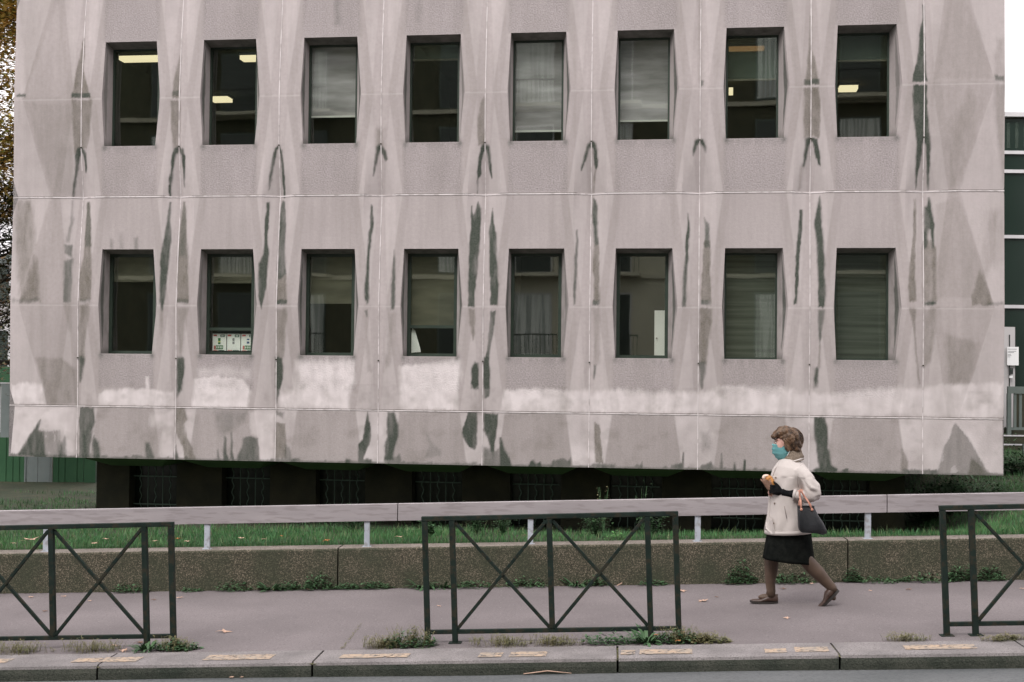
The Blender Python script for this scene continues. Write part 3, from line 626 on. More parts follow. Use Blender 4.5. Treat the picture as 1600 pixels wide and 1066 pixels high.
def patch(P00, P10, P01, P11, step=.0155):
    """bilinear patch, P** = (s, off, z); returns vertex array and quad array"""
    P00, P10, P01, P11 = map(np.array, (P00, P10, P01, P11))
    nu = max(1, int(math.ceil(max(np.linalg.norm(P10 - P00), np.linalg.norm(P11 - P01)) / step)))
    nv = max(1, int(math.ceil(max(np.linalg.norm(P01 - P00), np.linalg.norm(P11 - P10)) / step)))
    u = np.linspace(0, 1, nu + 1)[None, :, None]; v = np.linspace(0, 1, nv + 1)[:, None, None]
    V = ((P00 * (1 - u) + P10 * u) * (1 - v) + (P01 * (1 - u) + P11 * u) * v).reshape(-1, 3)
    i = (np.arange(nv)[:, None] * (nu + 1) + np.arange(nu)[None, :]).reshape(-1)
    return V, np.stack([i, i + 1, i + nu + 2, i + nu + 1], 1)

def poly_sd(px, py, pts):
    """signed distance, positive inside"""
    P = np.array(pts); Q = np.roll(P, -1, 0)
    dmin = np.full(px.shape, 1e9); ins = np.zeros(px.shape, bool)
    for (ax, ay), (bx_, by) in zip(P, Q):
        ex, ey = bx_ - ax, by - ay; L2 = ex * ex + ey * ey + 1e-12
        t = np.clip(((px - ax) * ex + (py - ay) * ey) / L2, 0, 1)
        dmin = np.minimum(dmin, np.hypot(px - ax - t * ex, py - ay - t * ey))
        c = ((ay > py) != (by > py)) & (px < (bx_ - ax) * (py - ay) / (by - ay + 1e-12) + ax)
        ins ^= c
    return np.where(ins, dmin, -dmin)

def sstep(a, b, x):
    t = np.clip((x - a) / (b - a), 0, 1); return t * t * (3 - 2 * t)

def wear_and_shade(s, z):
    n = len(s); W = np.zeros((n, 4), np.float32)
    ps = s + .013 * fbm(s * 9, z * 5, 3, 4) + .004 * vnoise(s * 60, z * 22, 9)
    pz = z + .022 * fbm(s * 14, z * 6, 5, 4) + .008 * vnoise(s * 90, z * 40, 12)
    x0, x1, z0, z1 = s.min() - .1, s.max() + .1, z.min() - .1, z.max() + .1
    for kind, amt, soft, pts in STAINS_AND_SHADE:
        a = np.array(pts)
        if a[:, 0].max() < x0 or a[:, 0].min() > x1 or a[:, 1].max() < z0 or a[:, 1].min() > z1: continue
        mg = soft + .04
        idx = np.where((ps > a[:, 0].min() - mg) & (ps < a[:, 0].max() + mg) & (pz > a[:, 1].min() - mg) & (pz < a[:, 1].max() + mg))[0]
        if not len(idx): continue
        sdv = poly_sd(ps[idx], pz[idx], pts)
        sf = soft * (1.7 + 1.2 * fbm(s[idx] * 3, z[idx] * 2, 23, 2)) + .003
        m_ = sstep(-sf, sf, sdv + (.005 if kind != 'L' else 0) + (.5 * sf * fbm(s[idx] * 30, z[idx] * 9, 21, 3))) * np.clip(amt * (.98 + .34 * fbm(s[idx] * 16, z[idx] * 3.5, 25, 4)), 0, 1)
        ch = {'D': 0, 'N': 1, 'L': 2}[kind]
        if ch == 1: m_ = np.clip(m_ * 2.0, 0, .95)
        if ch == 2: m_ = np.clip(m_ * 1.12, 0, 1)
        W[idx, ch] = 1 - (1 - W[idx, ch]) * (1 - m_) if ch != 2 else np.maximum(W[idx, ch], m_)
    # coarse aggregate faces under and over the windows
    c = np.abs(((s - .7) % 1.4) - 0) ; c = np.minimum(c, 1.4 - c)
    inb = ((s > 0) & (s < 11.2)).astype(float)
    hw = .395 + .01 * fbm(s * 20, z * 3, 31, 3)
    side = sstep(-.03, .03, hw - c) * inb
    low = 1.80 + .03 * fbm(s * 3, z * 0, 41, 4)
    vert = sstep(-.015, .02, z - (LV[5] + .02)) * sstep(-.02, .02, LV[6] - z) + sstep(-.02, .02, z - LV[8]) + sstep(-.03, .05, z - low) * sstep(-.01, .02, LV[2] - z) * .95
    vert = vert + .18 * ((z > LV[4]) & (z < LV[5])) + .35 * (z < LV[1])
    W[:, 3] = np.clip(side * vert, 0, 1) * (.82 + .18 * fbm(s * 4, z * 4, 51, 3))
    W[:, 3] = np.maximum(W[:, 3], .22 * (z < LV[1]) * (W[:, 2] < .3))
    # general faint grime: run-off under the sills and beside the joints
    for zb in (LV[2], LV[6]):
        cc = ((s - .7) % 1.4); cc = np.minimum(cc, 1.4 - cc)
        band = sstep(.16, 0, zb - z) * (z < zb) * sstep(.44, .36, cc) * inb
        cor = np.exp(-((cc - .365) / .035) ** 2 - ((z - zb + .01) / .05) ** 2) * inb
        W[:, 0] = np.clip(W[:, 0] + .35 * cor + .12 * band * (fbm(s * 14, z * 4, 61, 3) > -.2), 0, 1)
    g = np.clip(fbm(s * 2.6, z * .9, 71, 4) * .5 + .05, 0, .30) + np.clip(fbm(s * 11, z * .7, 81, 4) - .35, 0, .5) * .35
    W[:, 1] = 1 - (1 - W[:, 1]) * (1 - g * .55)
    # thin dirty line along the crease and the lower edge
    for zc in (LV[3], LV[7]):
        W[:, 1] = np.clip(W[:, 1] + .16 * np.exp(-((z - zc - .012) / .012) ** 2) * (.5 + .5 * fbm(s * 6, z * 0, 91, 3)), 0, 1)
        W[:, 2] = np.maximum(W[:, 2], .35 * np.exp(-((z - zc + .012) / .010) ** 2))
    edge = LV[0] + .016 + .02 * np.clip(fbm(s * 7, z * 0, 95, 4) + .2, 0, 1) + .07 * np.clip(vnoise(s * 16, z * 0, 99) - .55, 0, 1)
    W[:, 0] = np.maximum(W[:, 0], .45 * sstep(.01, -.01, z - edge))
    W[:, 0] = np.clip(W[:, 0] * 1.2, 0, 1)
    # lower course: dull yellowish trapezium faces between paler, blotchy piers
    cb = ((s - .7) % 1.4); cb = np.minimum(cb, 1.4 - cb)
    tr = sstep(-.012, .012, (.40 + .10 * (LV[1] - z) / .70) - cb) * inb * (z < LV[1])
    W[:, 1] = 1 - (1 - W[:, 1]) * (1 - .20 * tr)
    out = (1 - tr) * (z < LV[1])
    W[:, 2] = np.maximum(W[:, 2], out * np.clip(.42 + .4 * fbm(s * 3, z * 3, 101, 3), 0, .8) * (W[:, 0] < .3))
    # diagonal facets of the blank end bays: fold light and shade painted as tone
    for sgn, s0_ in ((-1, 0.), (1, 11.2)):
        de = (s - s0_) * sgn
        for za, zc_ in ((LV[1], LV[3]), (LV[5], LV[3]), (LV[5], LV[7]), (LV[9], LV[7])):
            u = (z - za) / (zc_ - za); inz = (u >= 0) & (u <= 1) & (de > 0)
            W[:, 1] = 1 - (1 - W[:, 1]) * (1 - .14 * inz * sstep(-.006, .006, (.42 + .44 * u) - de) * sstep(-.1, .1, de - .2 * (1 - u)))
            W[:, 2] = np.maximum(W[:, 2], .16 * inz * sstep(-.006, .006, de - (.44 + .42 * u)))
    bl = np.clip(fbm(s * 6, z * 7, 111, 4) - .08, 0, 1) * (z < LV[1] + .35)
    W[:, 1] = 1 - (1 - W[:, 1]) * (1 - .55 * bl)
    # faint light and shade of folded pier facets, painted into the colour
    dj = np.abs(((s + .7) % 1.4) - .7)
    for za, zc_ in ((LV[1], LV[3]), (LV[5], LV[3]), (LV[5], LV[7]), (LV[9], LV[7])):
        u = (z - za) / (zc_ - za)
        inz = (u >= 0) & (u <= 1)
        w1 = .30 - .20 * u
        W[:, 2] = np.maximum(W[:, 2], .17 * inz * sstep(-.01, .01, w1 - dj) * sstep(.0, .02, dj - (.03 + .09 * u)))
        W[:, 1] = 1 - (1 - W[:, 1]) * (1 - .13 * inz * sstep(.01, -.01, np.abs(dj - (w1 + .05)) - .05))
    return W

def panel_mesh(name, patches, parent):
    Vs, Fs, Ws, b = [], [], [], 0
    for V, F, Wc in patches:
        Vs.append(V); Fs.append(F + b); Ws.append(Wc); b += len(V)
    V = np.concatenate(Vs); F = np.concatenate(Fs); W = np.concatenate(Ws)
    me = bpy.data.meshes.new(name)
    me.vertices.add(len(V)); me.vertices.foreach_set('co', V.astype(np.float32).ravel())
    me.loops.add(F.size); me.loops.foreach_set('vertex_index', F.astype(np.int32).ravel())
    me.polygons.add(len(F)); me.polygons.foreach_set('loop_start', np.arange(0, F.size, 4, dtype=np.int32))
    me.polygons.foreach_set('loop_total', np.full(len(F), 4, dtype=np.int32))
    me.update(calc_edges=True)
    ca = me.color_attributes.new('wear_and_shade', 'FLOAT_COLOR', 'POINT')
    ca.data.foreach_set('color', W.astype(np.float32).ravel())
    me.materials.append(M['concrete'])
    return link(bpy.data.objects.new(name, me), parent)

office = thing('office_building', 'grey precast concrete office building with two rows of hexagonal windows and dark algae stains', 'building',
               (FX0, FY0, 0), -TH)

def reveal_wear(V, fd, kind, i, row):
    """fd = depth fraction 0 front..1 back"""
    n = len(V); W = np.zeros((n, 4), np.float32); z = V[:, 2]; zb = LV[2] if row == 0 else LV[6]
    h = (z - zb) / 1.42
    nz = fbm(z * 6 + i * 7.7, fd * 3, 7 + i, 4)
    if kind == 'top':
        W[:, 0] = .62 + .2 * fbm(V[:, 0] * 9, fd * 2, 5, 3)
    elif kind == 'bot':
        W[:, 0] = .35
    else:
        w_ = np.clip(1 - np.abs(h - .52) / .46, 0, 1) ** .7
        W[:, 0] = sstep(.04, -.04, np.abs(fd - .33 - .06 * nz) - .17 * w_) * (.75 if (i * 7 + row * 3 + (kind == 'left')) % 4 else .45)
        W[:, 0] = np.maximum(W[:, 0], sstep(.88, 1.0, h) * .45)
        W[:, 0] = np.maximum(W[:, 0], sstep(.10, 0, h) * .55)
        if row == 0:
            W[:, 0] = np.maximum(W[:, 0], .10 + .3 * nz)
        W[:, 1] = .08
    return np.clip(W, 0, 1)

def make_panels():
    colset = [('end', end_cols(-1), -1)] + [('bay', bay_cols(i), i) for i in range(8)] + [('end', end_cols(1), 8)]
    for kind, C_, i in colset:
        for (a, b_) in ((0, 1), (1, 5), (5, 9)):
            ps = []
            for k in range(a, b_):
                for q in range(len(C_[k]) - 1):
                    if kind == 'bay' and q == 3 and k in (2, 3, 6, 7): continue
                    c0, c1, d0, d1 = C_[k][q], C_[k][q + 1], C_[k + 1][q], C_[k + 1][q + 1]
                    V, F = patch((c0[0], c0[1], LV[k]), (c1[0], c1[1], LV[k]), (d0[0], d0[1], LV[k + 1]), (d1[0], d1[1], LV[k + 1]))
                    ps.append((V, F, wear_and_shade(V[:, 0], V[:, 2])))
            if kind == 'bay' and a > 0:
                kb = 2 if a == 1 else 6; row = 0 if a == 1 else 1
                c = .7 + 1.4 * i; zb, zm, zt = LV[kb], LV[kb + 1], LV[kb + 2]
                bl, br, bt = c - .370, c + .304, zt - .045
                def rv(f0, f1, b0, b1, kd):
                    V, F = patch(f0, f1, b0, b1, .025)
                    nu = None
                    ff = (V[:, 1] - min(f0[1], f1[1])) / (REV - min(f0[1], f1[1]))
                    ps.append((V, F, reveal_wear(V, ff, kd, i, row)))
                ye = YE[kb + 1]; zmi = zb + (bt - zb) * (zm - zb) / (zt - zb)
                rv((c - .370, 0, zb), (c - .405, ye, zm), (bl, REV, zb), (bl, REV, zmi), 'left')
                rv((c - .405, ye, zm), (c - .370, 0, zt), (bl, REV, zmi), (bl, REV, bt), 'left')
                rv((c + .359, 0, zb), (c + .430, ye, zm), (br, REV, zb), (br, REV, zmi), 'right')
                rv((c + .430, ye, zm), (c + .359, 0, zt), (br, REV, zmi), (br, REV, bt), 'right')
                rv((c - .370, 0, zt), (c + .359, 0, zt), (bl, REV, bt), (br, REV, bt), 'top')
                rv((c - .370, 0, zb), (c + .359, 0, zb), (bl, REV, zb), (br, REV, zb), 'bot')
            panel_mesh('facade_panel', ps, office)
    # pale sealant beads that follow the folded surface
    allc = [(kind, C_, i) for kind, C_, i in colset]
    for j in range(9):
        s0 = 1.4 * j
        for (a, b_) in ((0, 1), (1, 5), (5, 9)):
            mb = MB()
            pts = [(s0, YJ[k] - .001, LV[k]) for k in range(a, b_ + 1)]
            for p, q in zip(pts[:-1], pts[1:]): mb.bar(p, q, .012, .012, (0, 1, 0))
            mb.build('joint_sealant', M['sealant'], office)
    for k, off_ in ((1, 0), (5, 0)):
        for kind, C_, i in allc:
            mb = MB()
            for p, q in zip(C_[k][:-1], C_[k][1:]):
                mb.bar((p[0], p[1] - .001, LV[k]), (q[0], q[1] - .001, LV[k]), .010, .012 if k == 1 else .017, (0, 0, 1))
            mb.build('joint_sealant', M['sealant'], office)
            mb = MB()
            for p, q in zip(C_[k][:-1], C_[k][1:]):
                zz = LV[k] + (.0125 if k == 1 else .0118)
                mb.bar((p[0], p[1] + .002, zz), (q[0], q[1] + .002, zz), .006, .005, (0, 0, 1))
            mb.build('joint_gap', M['basement'], office)
    # small weep holes at the foot of each upper joint
    for j in range(9):
        for z_ in (LV[2] - .06, LV[6] - .015):
            MB().tube([(1.4 * j, .06, z_), (1.4 * j, -.012, z_)], .009, 8).build('weep_hole', M['basement'], office)

make_panels()
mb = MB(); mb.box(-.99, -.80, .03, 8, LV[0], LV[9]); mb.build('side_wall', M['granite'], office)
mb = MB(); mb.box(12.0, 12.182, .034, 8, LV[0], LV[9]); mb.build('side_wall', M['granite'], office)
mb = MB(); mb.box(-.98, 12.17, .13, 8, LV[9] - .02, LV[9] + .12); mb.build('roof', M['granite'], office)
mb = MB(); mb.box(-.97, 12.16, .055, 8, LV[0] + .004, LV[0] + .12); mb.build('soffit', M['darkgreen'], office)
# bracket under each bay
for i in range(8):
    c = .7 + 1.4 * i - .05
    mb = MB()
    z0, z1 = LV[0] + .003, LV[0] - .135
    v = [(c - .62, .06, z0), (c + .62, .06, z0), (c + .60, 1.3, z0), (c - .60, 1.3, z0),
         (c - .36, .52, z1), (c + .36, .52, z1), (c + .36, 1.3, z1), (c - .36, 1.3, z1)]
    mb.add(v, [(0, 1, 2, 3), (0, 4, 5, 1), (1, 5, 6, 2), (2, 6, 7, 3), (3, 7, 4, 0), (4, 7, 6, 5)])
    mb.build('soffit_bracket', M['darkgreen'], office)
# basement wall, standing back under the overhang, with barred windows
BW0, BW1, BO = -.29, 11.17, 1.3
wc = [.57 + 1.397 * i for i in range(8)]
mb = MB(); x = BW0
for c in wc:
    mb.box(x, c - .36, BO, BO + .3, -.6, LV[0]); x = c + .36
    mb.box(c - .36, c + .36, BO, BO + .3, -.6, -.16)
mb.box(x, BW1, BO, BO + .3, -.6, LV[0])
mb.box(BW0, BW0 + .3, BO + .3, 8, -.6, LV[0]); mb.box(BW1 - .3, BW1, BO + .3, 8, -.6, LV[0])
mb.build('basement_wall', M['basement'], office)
M['dark_pane'] = mat('dark basement glass', (.012, .018, .013), .25)
for c in wc:
    f = MB().box(c - .36, c + .36, BO + .22, BO + .24, -.16, LV[0] - .002).build('basement_window', M['dark_pane'], office)
    for k in range(5):
        xx = c - .224 + .112 * k
        if k % 2 == 0:
            pts = [(xx + .014 * math.sin(zz * 2 * math.pi / .17), BO + .10, -.15 + zz) for zz in np.arange(0, .94, .02)]
        else:
            pts = [(xx, BO + .10, -.15), (xx, BO + .10, .78)]
        MB().tube(pts, .0075, 6).build('window_bar', M['bars'], f)
    for z_ in (.115, .52):
        MB().box(c - .33, c + .33, BO + .08, BO + .09, z_ - .008, z_ + .008).build('window_bar', M['bars'], f)

# windows. blind: bottom of the blind as height above the sill (fraction), material
WIN = {(1, 0): (None, 'thin'), (1, 1): (None, 'thin'), (1, 2): (.30, 'blind'), (1, 3): (.84, 'blind_green'),
       (1, 4): (.13, 'blind'), (1, 5): (.215, 'blind'), (1, 6): (.59, 'blind_green'), (1, 7): (.75, 'blind_green'),
       (0, 0): (.73, 'blind_dim'), (0, 1): (.72, 'blind_dim'), (0, 2): (.52, 'blind_dim'), (0, 3): (.285, 'blind_dim'),
       (0, 4): (None, ''), (0, 5): (None, ''), (0, 6): (.0, 'blind_slat'), (0, 7): (.0, 'blind_slat')}
for (row, i), (bh, bm_) in WIN.items():
    c = .7 + 1.4 * i; kb = 2 if row == 0 else 6
    zb, zt = LV[kb], LV[kb + 2] - .045
    x0, x1 = c - .370, c + .304
    fw = .024 if row == 1 or (bh == 0) else .042
    mb = MB()
    mb.box(x0 - .01, x0 + fw, REV - .002, REV + .05, zb, zt); mb.box(x1 - fw, x1 + .01, REV - .002, REV + .05, zb, zt)
    mb.box(x0 + fw, x1 - fw, REV - .002, REV + .05, zt - fw * .9, zt + .01); mb.box(x0 + fw, x1 - fw, REV - .002, REV + .05, zb - .005, zb + fw)
    if (row, i) in ((0, 1), (0, 3)):
        zz = zb + (.255 if i == 1 else .29) * (zt - zb)
        mb.box(x0 + fw, x1 - fw, REV + .002, REV + .045, zz - .02, zz + .02)
    win = mb.build('window', M['frame'], office)
    MB().box(x0 + fw - .004, x1 - fw + .004, REV + .022, REV + .028, zb + fw - .004, zt - fw * .9 + .004).build('pane', M['glass'], win)
    if bh is not None:
        z0 = zb + bh * (zt - zb) + (.012 if bh > 0 else .02)
        bl = MB().box(x0 + .004, x1 - .004, REV + .060, REV + .064, z0, zt).build('blind', M[bm_], win)
        if bh > 0:
            MB().box(x0 + .004, x1 - .004, REV + .054, REV + .070, z0 - .022, z0 + .002).build('blind_rail', M['blind_bar' if bm_ == 'blind' else 'blind_dim'], win)

# rooms behind the windows
def room(x0, x1, zf, zc, depth, m, name='room'):
    mb = MB(); y0, y1 = REV + .12, REV + depth
    v = [(x0, y0, zf), (x1, y0, zf), (x1, y1, zf), (x0, y1, zf), (x0, y0, zc), (x1, y0, zc), (x1, y1, zc), (x0, y1, zc)]
    mb.add(v, [(0, 1, 2, 3), (7, 6, 5, 4), (3, 2, 6, 7), (0, 3, 7, 4), (2, 1, 5, 6)])
    mb.build(name, m, office)
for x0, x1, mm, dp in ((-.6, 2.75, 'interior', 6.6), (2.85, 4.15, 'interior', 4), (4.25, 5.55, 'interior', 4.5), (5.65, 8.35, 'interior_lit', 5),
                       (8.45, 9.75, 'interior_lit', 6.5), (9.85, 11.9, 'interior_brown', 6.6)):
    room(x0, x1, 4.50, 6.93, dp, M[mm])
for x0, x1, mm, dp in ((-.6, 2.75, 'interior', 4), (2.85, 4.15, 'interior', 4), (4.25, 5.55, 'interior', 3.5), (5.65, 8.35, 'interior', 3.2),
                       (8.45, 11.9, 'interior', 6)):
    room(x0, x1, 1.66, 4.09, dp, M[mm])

def ray_px(x, y):
    a, b = x - 800, y - 533
    u = a * math.cos(ROLL) + b * math.sin(ROLL); v = -a * math.sin(ROLL) + b * math.cos(ROLL)
    return Vector((u, F_PX * math.cos(PITCH) + v * math.sin(PITCH), F_PX * math.sin(PITCH) - v * math.cos(PITCH)))
def at_z(x, y, z):
    r = ray_px(x, y); t = (z - CAMZ) / r.z; return Vector((r.x * t, r.y * t, z))
# design-time surveyed lamp spots on the ceilings (x along facade, depth, length, width, row, label, warm)
def to_fac(p):
    dx, dy = p.x - FX0, p.y - FY0
    return dx * math.cos(TH) - dy * math.sin(TH), dx * math.sin(TH) + dy * math.cos(TH)
for (xa, ya, xb, yb, zc, wd, mname, lab) in (
        (190, 93, 262, 91, 6.86, .20, 'lamp', 'long lit ceiling lamp behind the upper window farthest left'),
        (378, 92, 430, 90, 6.86, .20, 'lamp', 'lit ceiling lamp near the glass of the second upper window'),
        (331, 156, 360, 156, 6.86, .28, 'lamp', 'lit ceiling lamp deep in the room of the second upper window'),
        (850, 78, 880, 78, 6.86, .16, 'lamp', 'dim ceiling lamp glowing through the grey blind of the fifth upper window'),
        (1139, 77, 1194, 76, 6.86, .07, 'lamp_or', 'thin orange ceiling tube seen through the half drawn blind'),
        (1311, 139, 1339, 139, 6.86, .28, 'lamp', 'lit ceiling lamp deep in the room of the upper window farthest right')):
    A = to_fac(at_z(xa, ya, zc)); B_ = to_fac(at_z(xb, yb, zc))
    c = fac_w((A[0] + B_[0]) / 2, max(.45, A[1]), zc)
    t = thing('ceiling_light', lab, 'ceiling light', c, -TH, 'ceiling lights in the offices')
    L_ = abs(B_[0] - A[0]) / 2
    MB().box(-L_, L_, -wd / 2, wd / 2, -.03, .03).build('diffuser', M[mname], t)
    MB().box(-L_ - .01, L_ + .01, -wd / 2 - .01, wd / 2 + .01, .03, .07).build('housing', M['white'], t)
# wall lamp and office things behind the seventh upper window
r_ = ray_px(1142, 143) * (22.6 / ray_px(1142, 143).y); p = Vector((r_.x, r_.y, CAMZ + r_.z))
t = thing('wall_lamp', 'small glowing wall lamp in the beige office behind the seventh upper window', 'lamp', p, -TH)
MB().box(-.035, .035, -.03, .03, -.06, .06).build('shade', M['lamp'], t)
MB().box(-.02, .02, .04, .10, -.05, .05).build('bracket', M['frame'], t)

# cartons on the sill of the second lower window
zs = LV[2] + .055
for k, (x0, wdt, lab) in enumerate(((1.75 + .045, .195, 'white carton with green and yellow marks, nearest the left of the window sill'),
                                    (1.99 + .012, .190, 'middle white carton on the window sill with a grey mark'),
                                    (2.19 + .012, .200, 'white carton with a blue mark, right end of the window sill'))):
    cx = x0 + wdt / 2
    t = thing('carton', lab, 'box', fac_w(cx, REV + .13, zs), -TH, 'cartons on the window sill')
    MB().box(-wdt / 2 + .002, wdt / 2 - .002, -.06, .06, 0, .235).build('box', M['white'], t)
    y = -.0615
    def mk(name, x0_, x1_, z0_, z1_, m):
        MB().box(x0_, x1_, y, y + .0012, z0_, z1_).build(name, M[m], t)
    mk('print', .015, .075, .188, .222, 'darkgreen_print')
    MB().box(.027, .063, y - .0012, y, .198, .212).build('print', M['white'], t)
    mk('print', -.085, -.035, .200, .222, 'red_print')
    if k == 0:
        mk('print', -.018, .018, .135, .175, 'green_print'); mk('print', -.018, .018, .118, .133, 'yellow_print'); mk('print', -.018, .018, .09, .116, 'green_print')
    if k == 1:
        mk('print', -.018, .012, .135, .175, 'grey_print'); mk('print', -.018, .012, .092, .128, 'grey_print')
    if k == 2:
        mk('print', -.018, .018, .148, .168, 'blue_print'); mk('print', -.018, .018, .100, .130, 'blue_print')
    if k != 1:
        mk('print', -.075, -.052, .020, .072, 'red_print'); mk('print', -.048, .055, .022, .074, 'green_print')
        for q in range(4):
            MB().box(-.040 + q * .024, -.027 + q * .024, y - .0012, y, .034, .062).build('letter', M['white'], t)
    mk('print', -.085, -.02, .002, .010, 'red_print'); mk('print', -.01, .075, .001, .010, 'darkgreen_print')
# white paper hanging in the fourth lower window
mb = MB()
xx, zz = .7 + 1.4 * 3 - .32, LV[2] + .05
v = [(0, 0, 0), (.13, 0, .01), (.12, .01, .06), (.045, .02, .30), (.01, .01, .33), (0, 0, .25)]
v2 = [(a, b + .004, c) for a, b, c in v]
n = len(v)
mb.add(v + v2, [tuple(range(n)), tuple(range(2 * n - 1, n - 1, -1))] + [(k, k + n, (k + 1) % n + n, (k + 1) % n) for k in range(n)])
cl = mb.build('paper_sheet', M['white']); cl.location = fac_w(xx, REV + .05, zz); cl.rotation_euler = (0, 0, -TH)
tag(cl, 'curled white paper sheet standing in the fourth lower window', 'paper')
# white cupboard door in the sixth lower window
cb = thing('cupboard', 'tall pale cupboard with a knob behind the sixth lower window', 'cupboard', fac_w(7.95, REV + .28, 1.66), -TH)
MB().box(-.13, .25, 0, .5, 0, 1.27).build('body', M['white'], cb)
MB().ell((-.10, -.02, .9), (.012, .012, .012)).build('knob', M['rail'], cb)

# ------------------------------------------------------------------ street: frame (s along kerb, t away from camera, h above pavement)
SA, SG = .0703, .0389
TKB, TKF, TWB, WALLH, WALLW = 10.5761, 10.1446, 13.5839, .4077, .2973
def twist(s, t):
    return -.0043 * s * min(max((t - TKB) / (TWB - TKB), 0), 1.1)
def gz(s, t):
    return SG * s + twist(s, t)
def st(s, t, h=0.0):
    return Vector((s * math.cos(SA) + t * math.sin(SA), -s * math.sin(SA) + t * math.cos(SA), gz(s, t) + h))

def sheet(name, t_list, s0, s1, ds, hf, m, kind='structure', parent=None):
    S_ = np.arange(s0, s1 + 1e-6, ds); v = []; f = []
    for t_ in t_list:
        for s_ in S_: v.append(st(s_, t_, hf(s_, t_)))
    n = len(S_)
    for a in range(len(t_list) - 1):
        for b in range(n - 1): f.append((a * n + b, a * n + b + 1, (a + 1) * n + b + 1, (a + 1) * n + b))
    o = mesh_obj(name, v, f, m, parent, True); tag(o, kind=kind); return o

KH = .1076
sheet('pavement', np.linspace(TKB, TWB + .05, 12), -40, 40, .5, lambda s, t: .0, M['asphalt_path'])
sheet('road', [2.2, 5, 8, TKF + .02], -60, 60, 1, lambda s, t: -KH - .004 + .004 * math.sin(s * 1.7) * (t > 9), M['asphalt_road'])
sheet('far_pavement', [-3.2, 0, 2.2], -60, 60, 2, lambda s, t: .0, M['asphalt_path'])
# kerb: granite stones with open joints
kj = [-10.2, -7.0, -5.45, -3.83, -2.186, .089, 1.70, 3.06, 4.6, 6.2, 9.5]
def kerb_z(s, t, h): return st(s, t, h)
mk_ = MB(); mf = MB()
for a, b in zip(kj[:-1], kj[1:]):
    a2, b2 = a + .008, b - .008; n = 6
    prof = [(TKB - .004, -.02), (TKB - .004, .004), (TKF + .03, .002), (TKF + .008, -.006), (TKF, -.026)]
    S_ = np.linspace(a2, b2, n)
    v = []; f = []
    for s_ in S_:
        for (t_, h_) in prof: v.append(st(s_, t_, h_ + random.uniform(-.001, .001)))
    k = len(prof)
    for i in range(n - 1):
        for j in range(k - 1): f.append((i * k + j, (i + 1) * k + j, (i + 1) * k + j + 1, i * k + j + 1))
    f.append(tuple(range(k))); f.append(tuple((n - 1) * k + j for j in reversed(range(k))))
    mk_.add(v, f)
    v = []; f = []
    for s_ in S_:
        for (t_, h_) in ((TKF, -.026), (TKF - .004, -.06), (TKF + .001, -KH - .03)): v.append(st(s_, t_, h_))
    for i in range(n - 1):
        for j in range(2): f.append((i * 3 + j, (i + 1) * 3 + j, (i + 1) * 3 + j + 1, i * 3 + j + 1))
    mf.add(v, f)
    for se in (a2, b2):
        mf.add([st(se, TKB, 0), st(se, TKF, -.026), st(se, TKF, -KH - .03), st(se, TKB, -KH - .03)], [(0, 1, 2, 3)])
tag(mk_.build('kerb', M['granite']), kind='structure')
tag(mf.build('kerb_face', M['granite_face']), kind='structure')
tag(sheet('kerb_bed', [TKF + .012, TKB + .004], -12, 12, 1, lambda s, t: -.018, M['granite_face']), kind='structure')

# worn ochre dashes painted on the kerb stones (surveyed spots)
def at_street(x, y, h=0.0):
    r = ray_px(x, y); s1 = r.x * math.cos(SA) - r.y * math.sin(SA)
    t = (-CAMZ + h) / (r.z - SG * s1); q = r * t
    return q.x * math.cos(SA) - q.y * math.sin(SA), q.x * math.sin(SA) + q.y * math.cos(SA)
mb = MB()
for (x0, x1, y0, y1) in ((-12, 20, 1031, 1037), (121, 160, 1030, 1036), (165, 222, 1028.5, 1035.5), (326, 428, 1025, 1032.5),
                         (534, 639, 1024, 1029.5), (749, 785, 1021.5, 1028), (797, 854, 1020, 1027.5), (969, 991, 1017.5, 1024),
                         (998, 1080, 1016.5, 1023.5), (1192, 1226, 1015, 1021.5), (1238, 1291, 1012.5, 1020), (1408, 1521, 1009.5, 1016.5), (1690, 1790, 1005, 1011)):
    n = 14
    s0, t1 = at_street(x0, y0); s1, _ = at_street(x1, y0); _, t0 = at_street(x0, y1)
    v = []
    for k in range(n + 1):
        s_ = s0 + (s1 - s0) * k / n
        v.append(st(s_, t0 + random.uniform(-.006, .006), .0065)); v.append(st(s_ + .01, t1 + random.uniform(-.005, .005), .0065))
    mb.add(v, [(2 * k, 2 * k + 2, 2 * k + 3, 2 * k + 1) for k in range(n)])
tag(mb.build('painted_marking', M['yellow']), kind='structure')

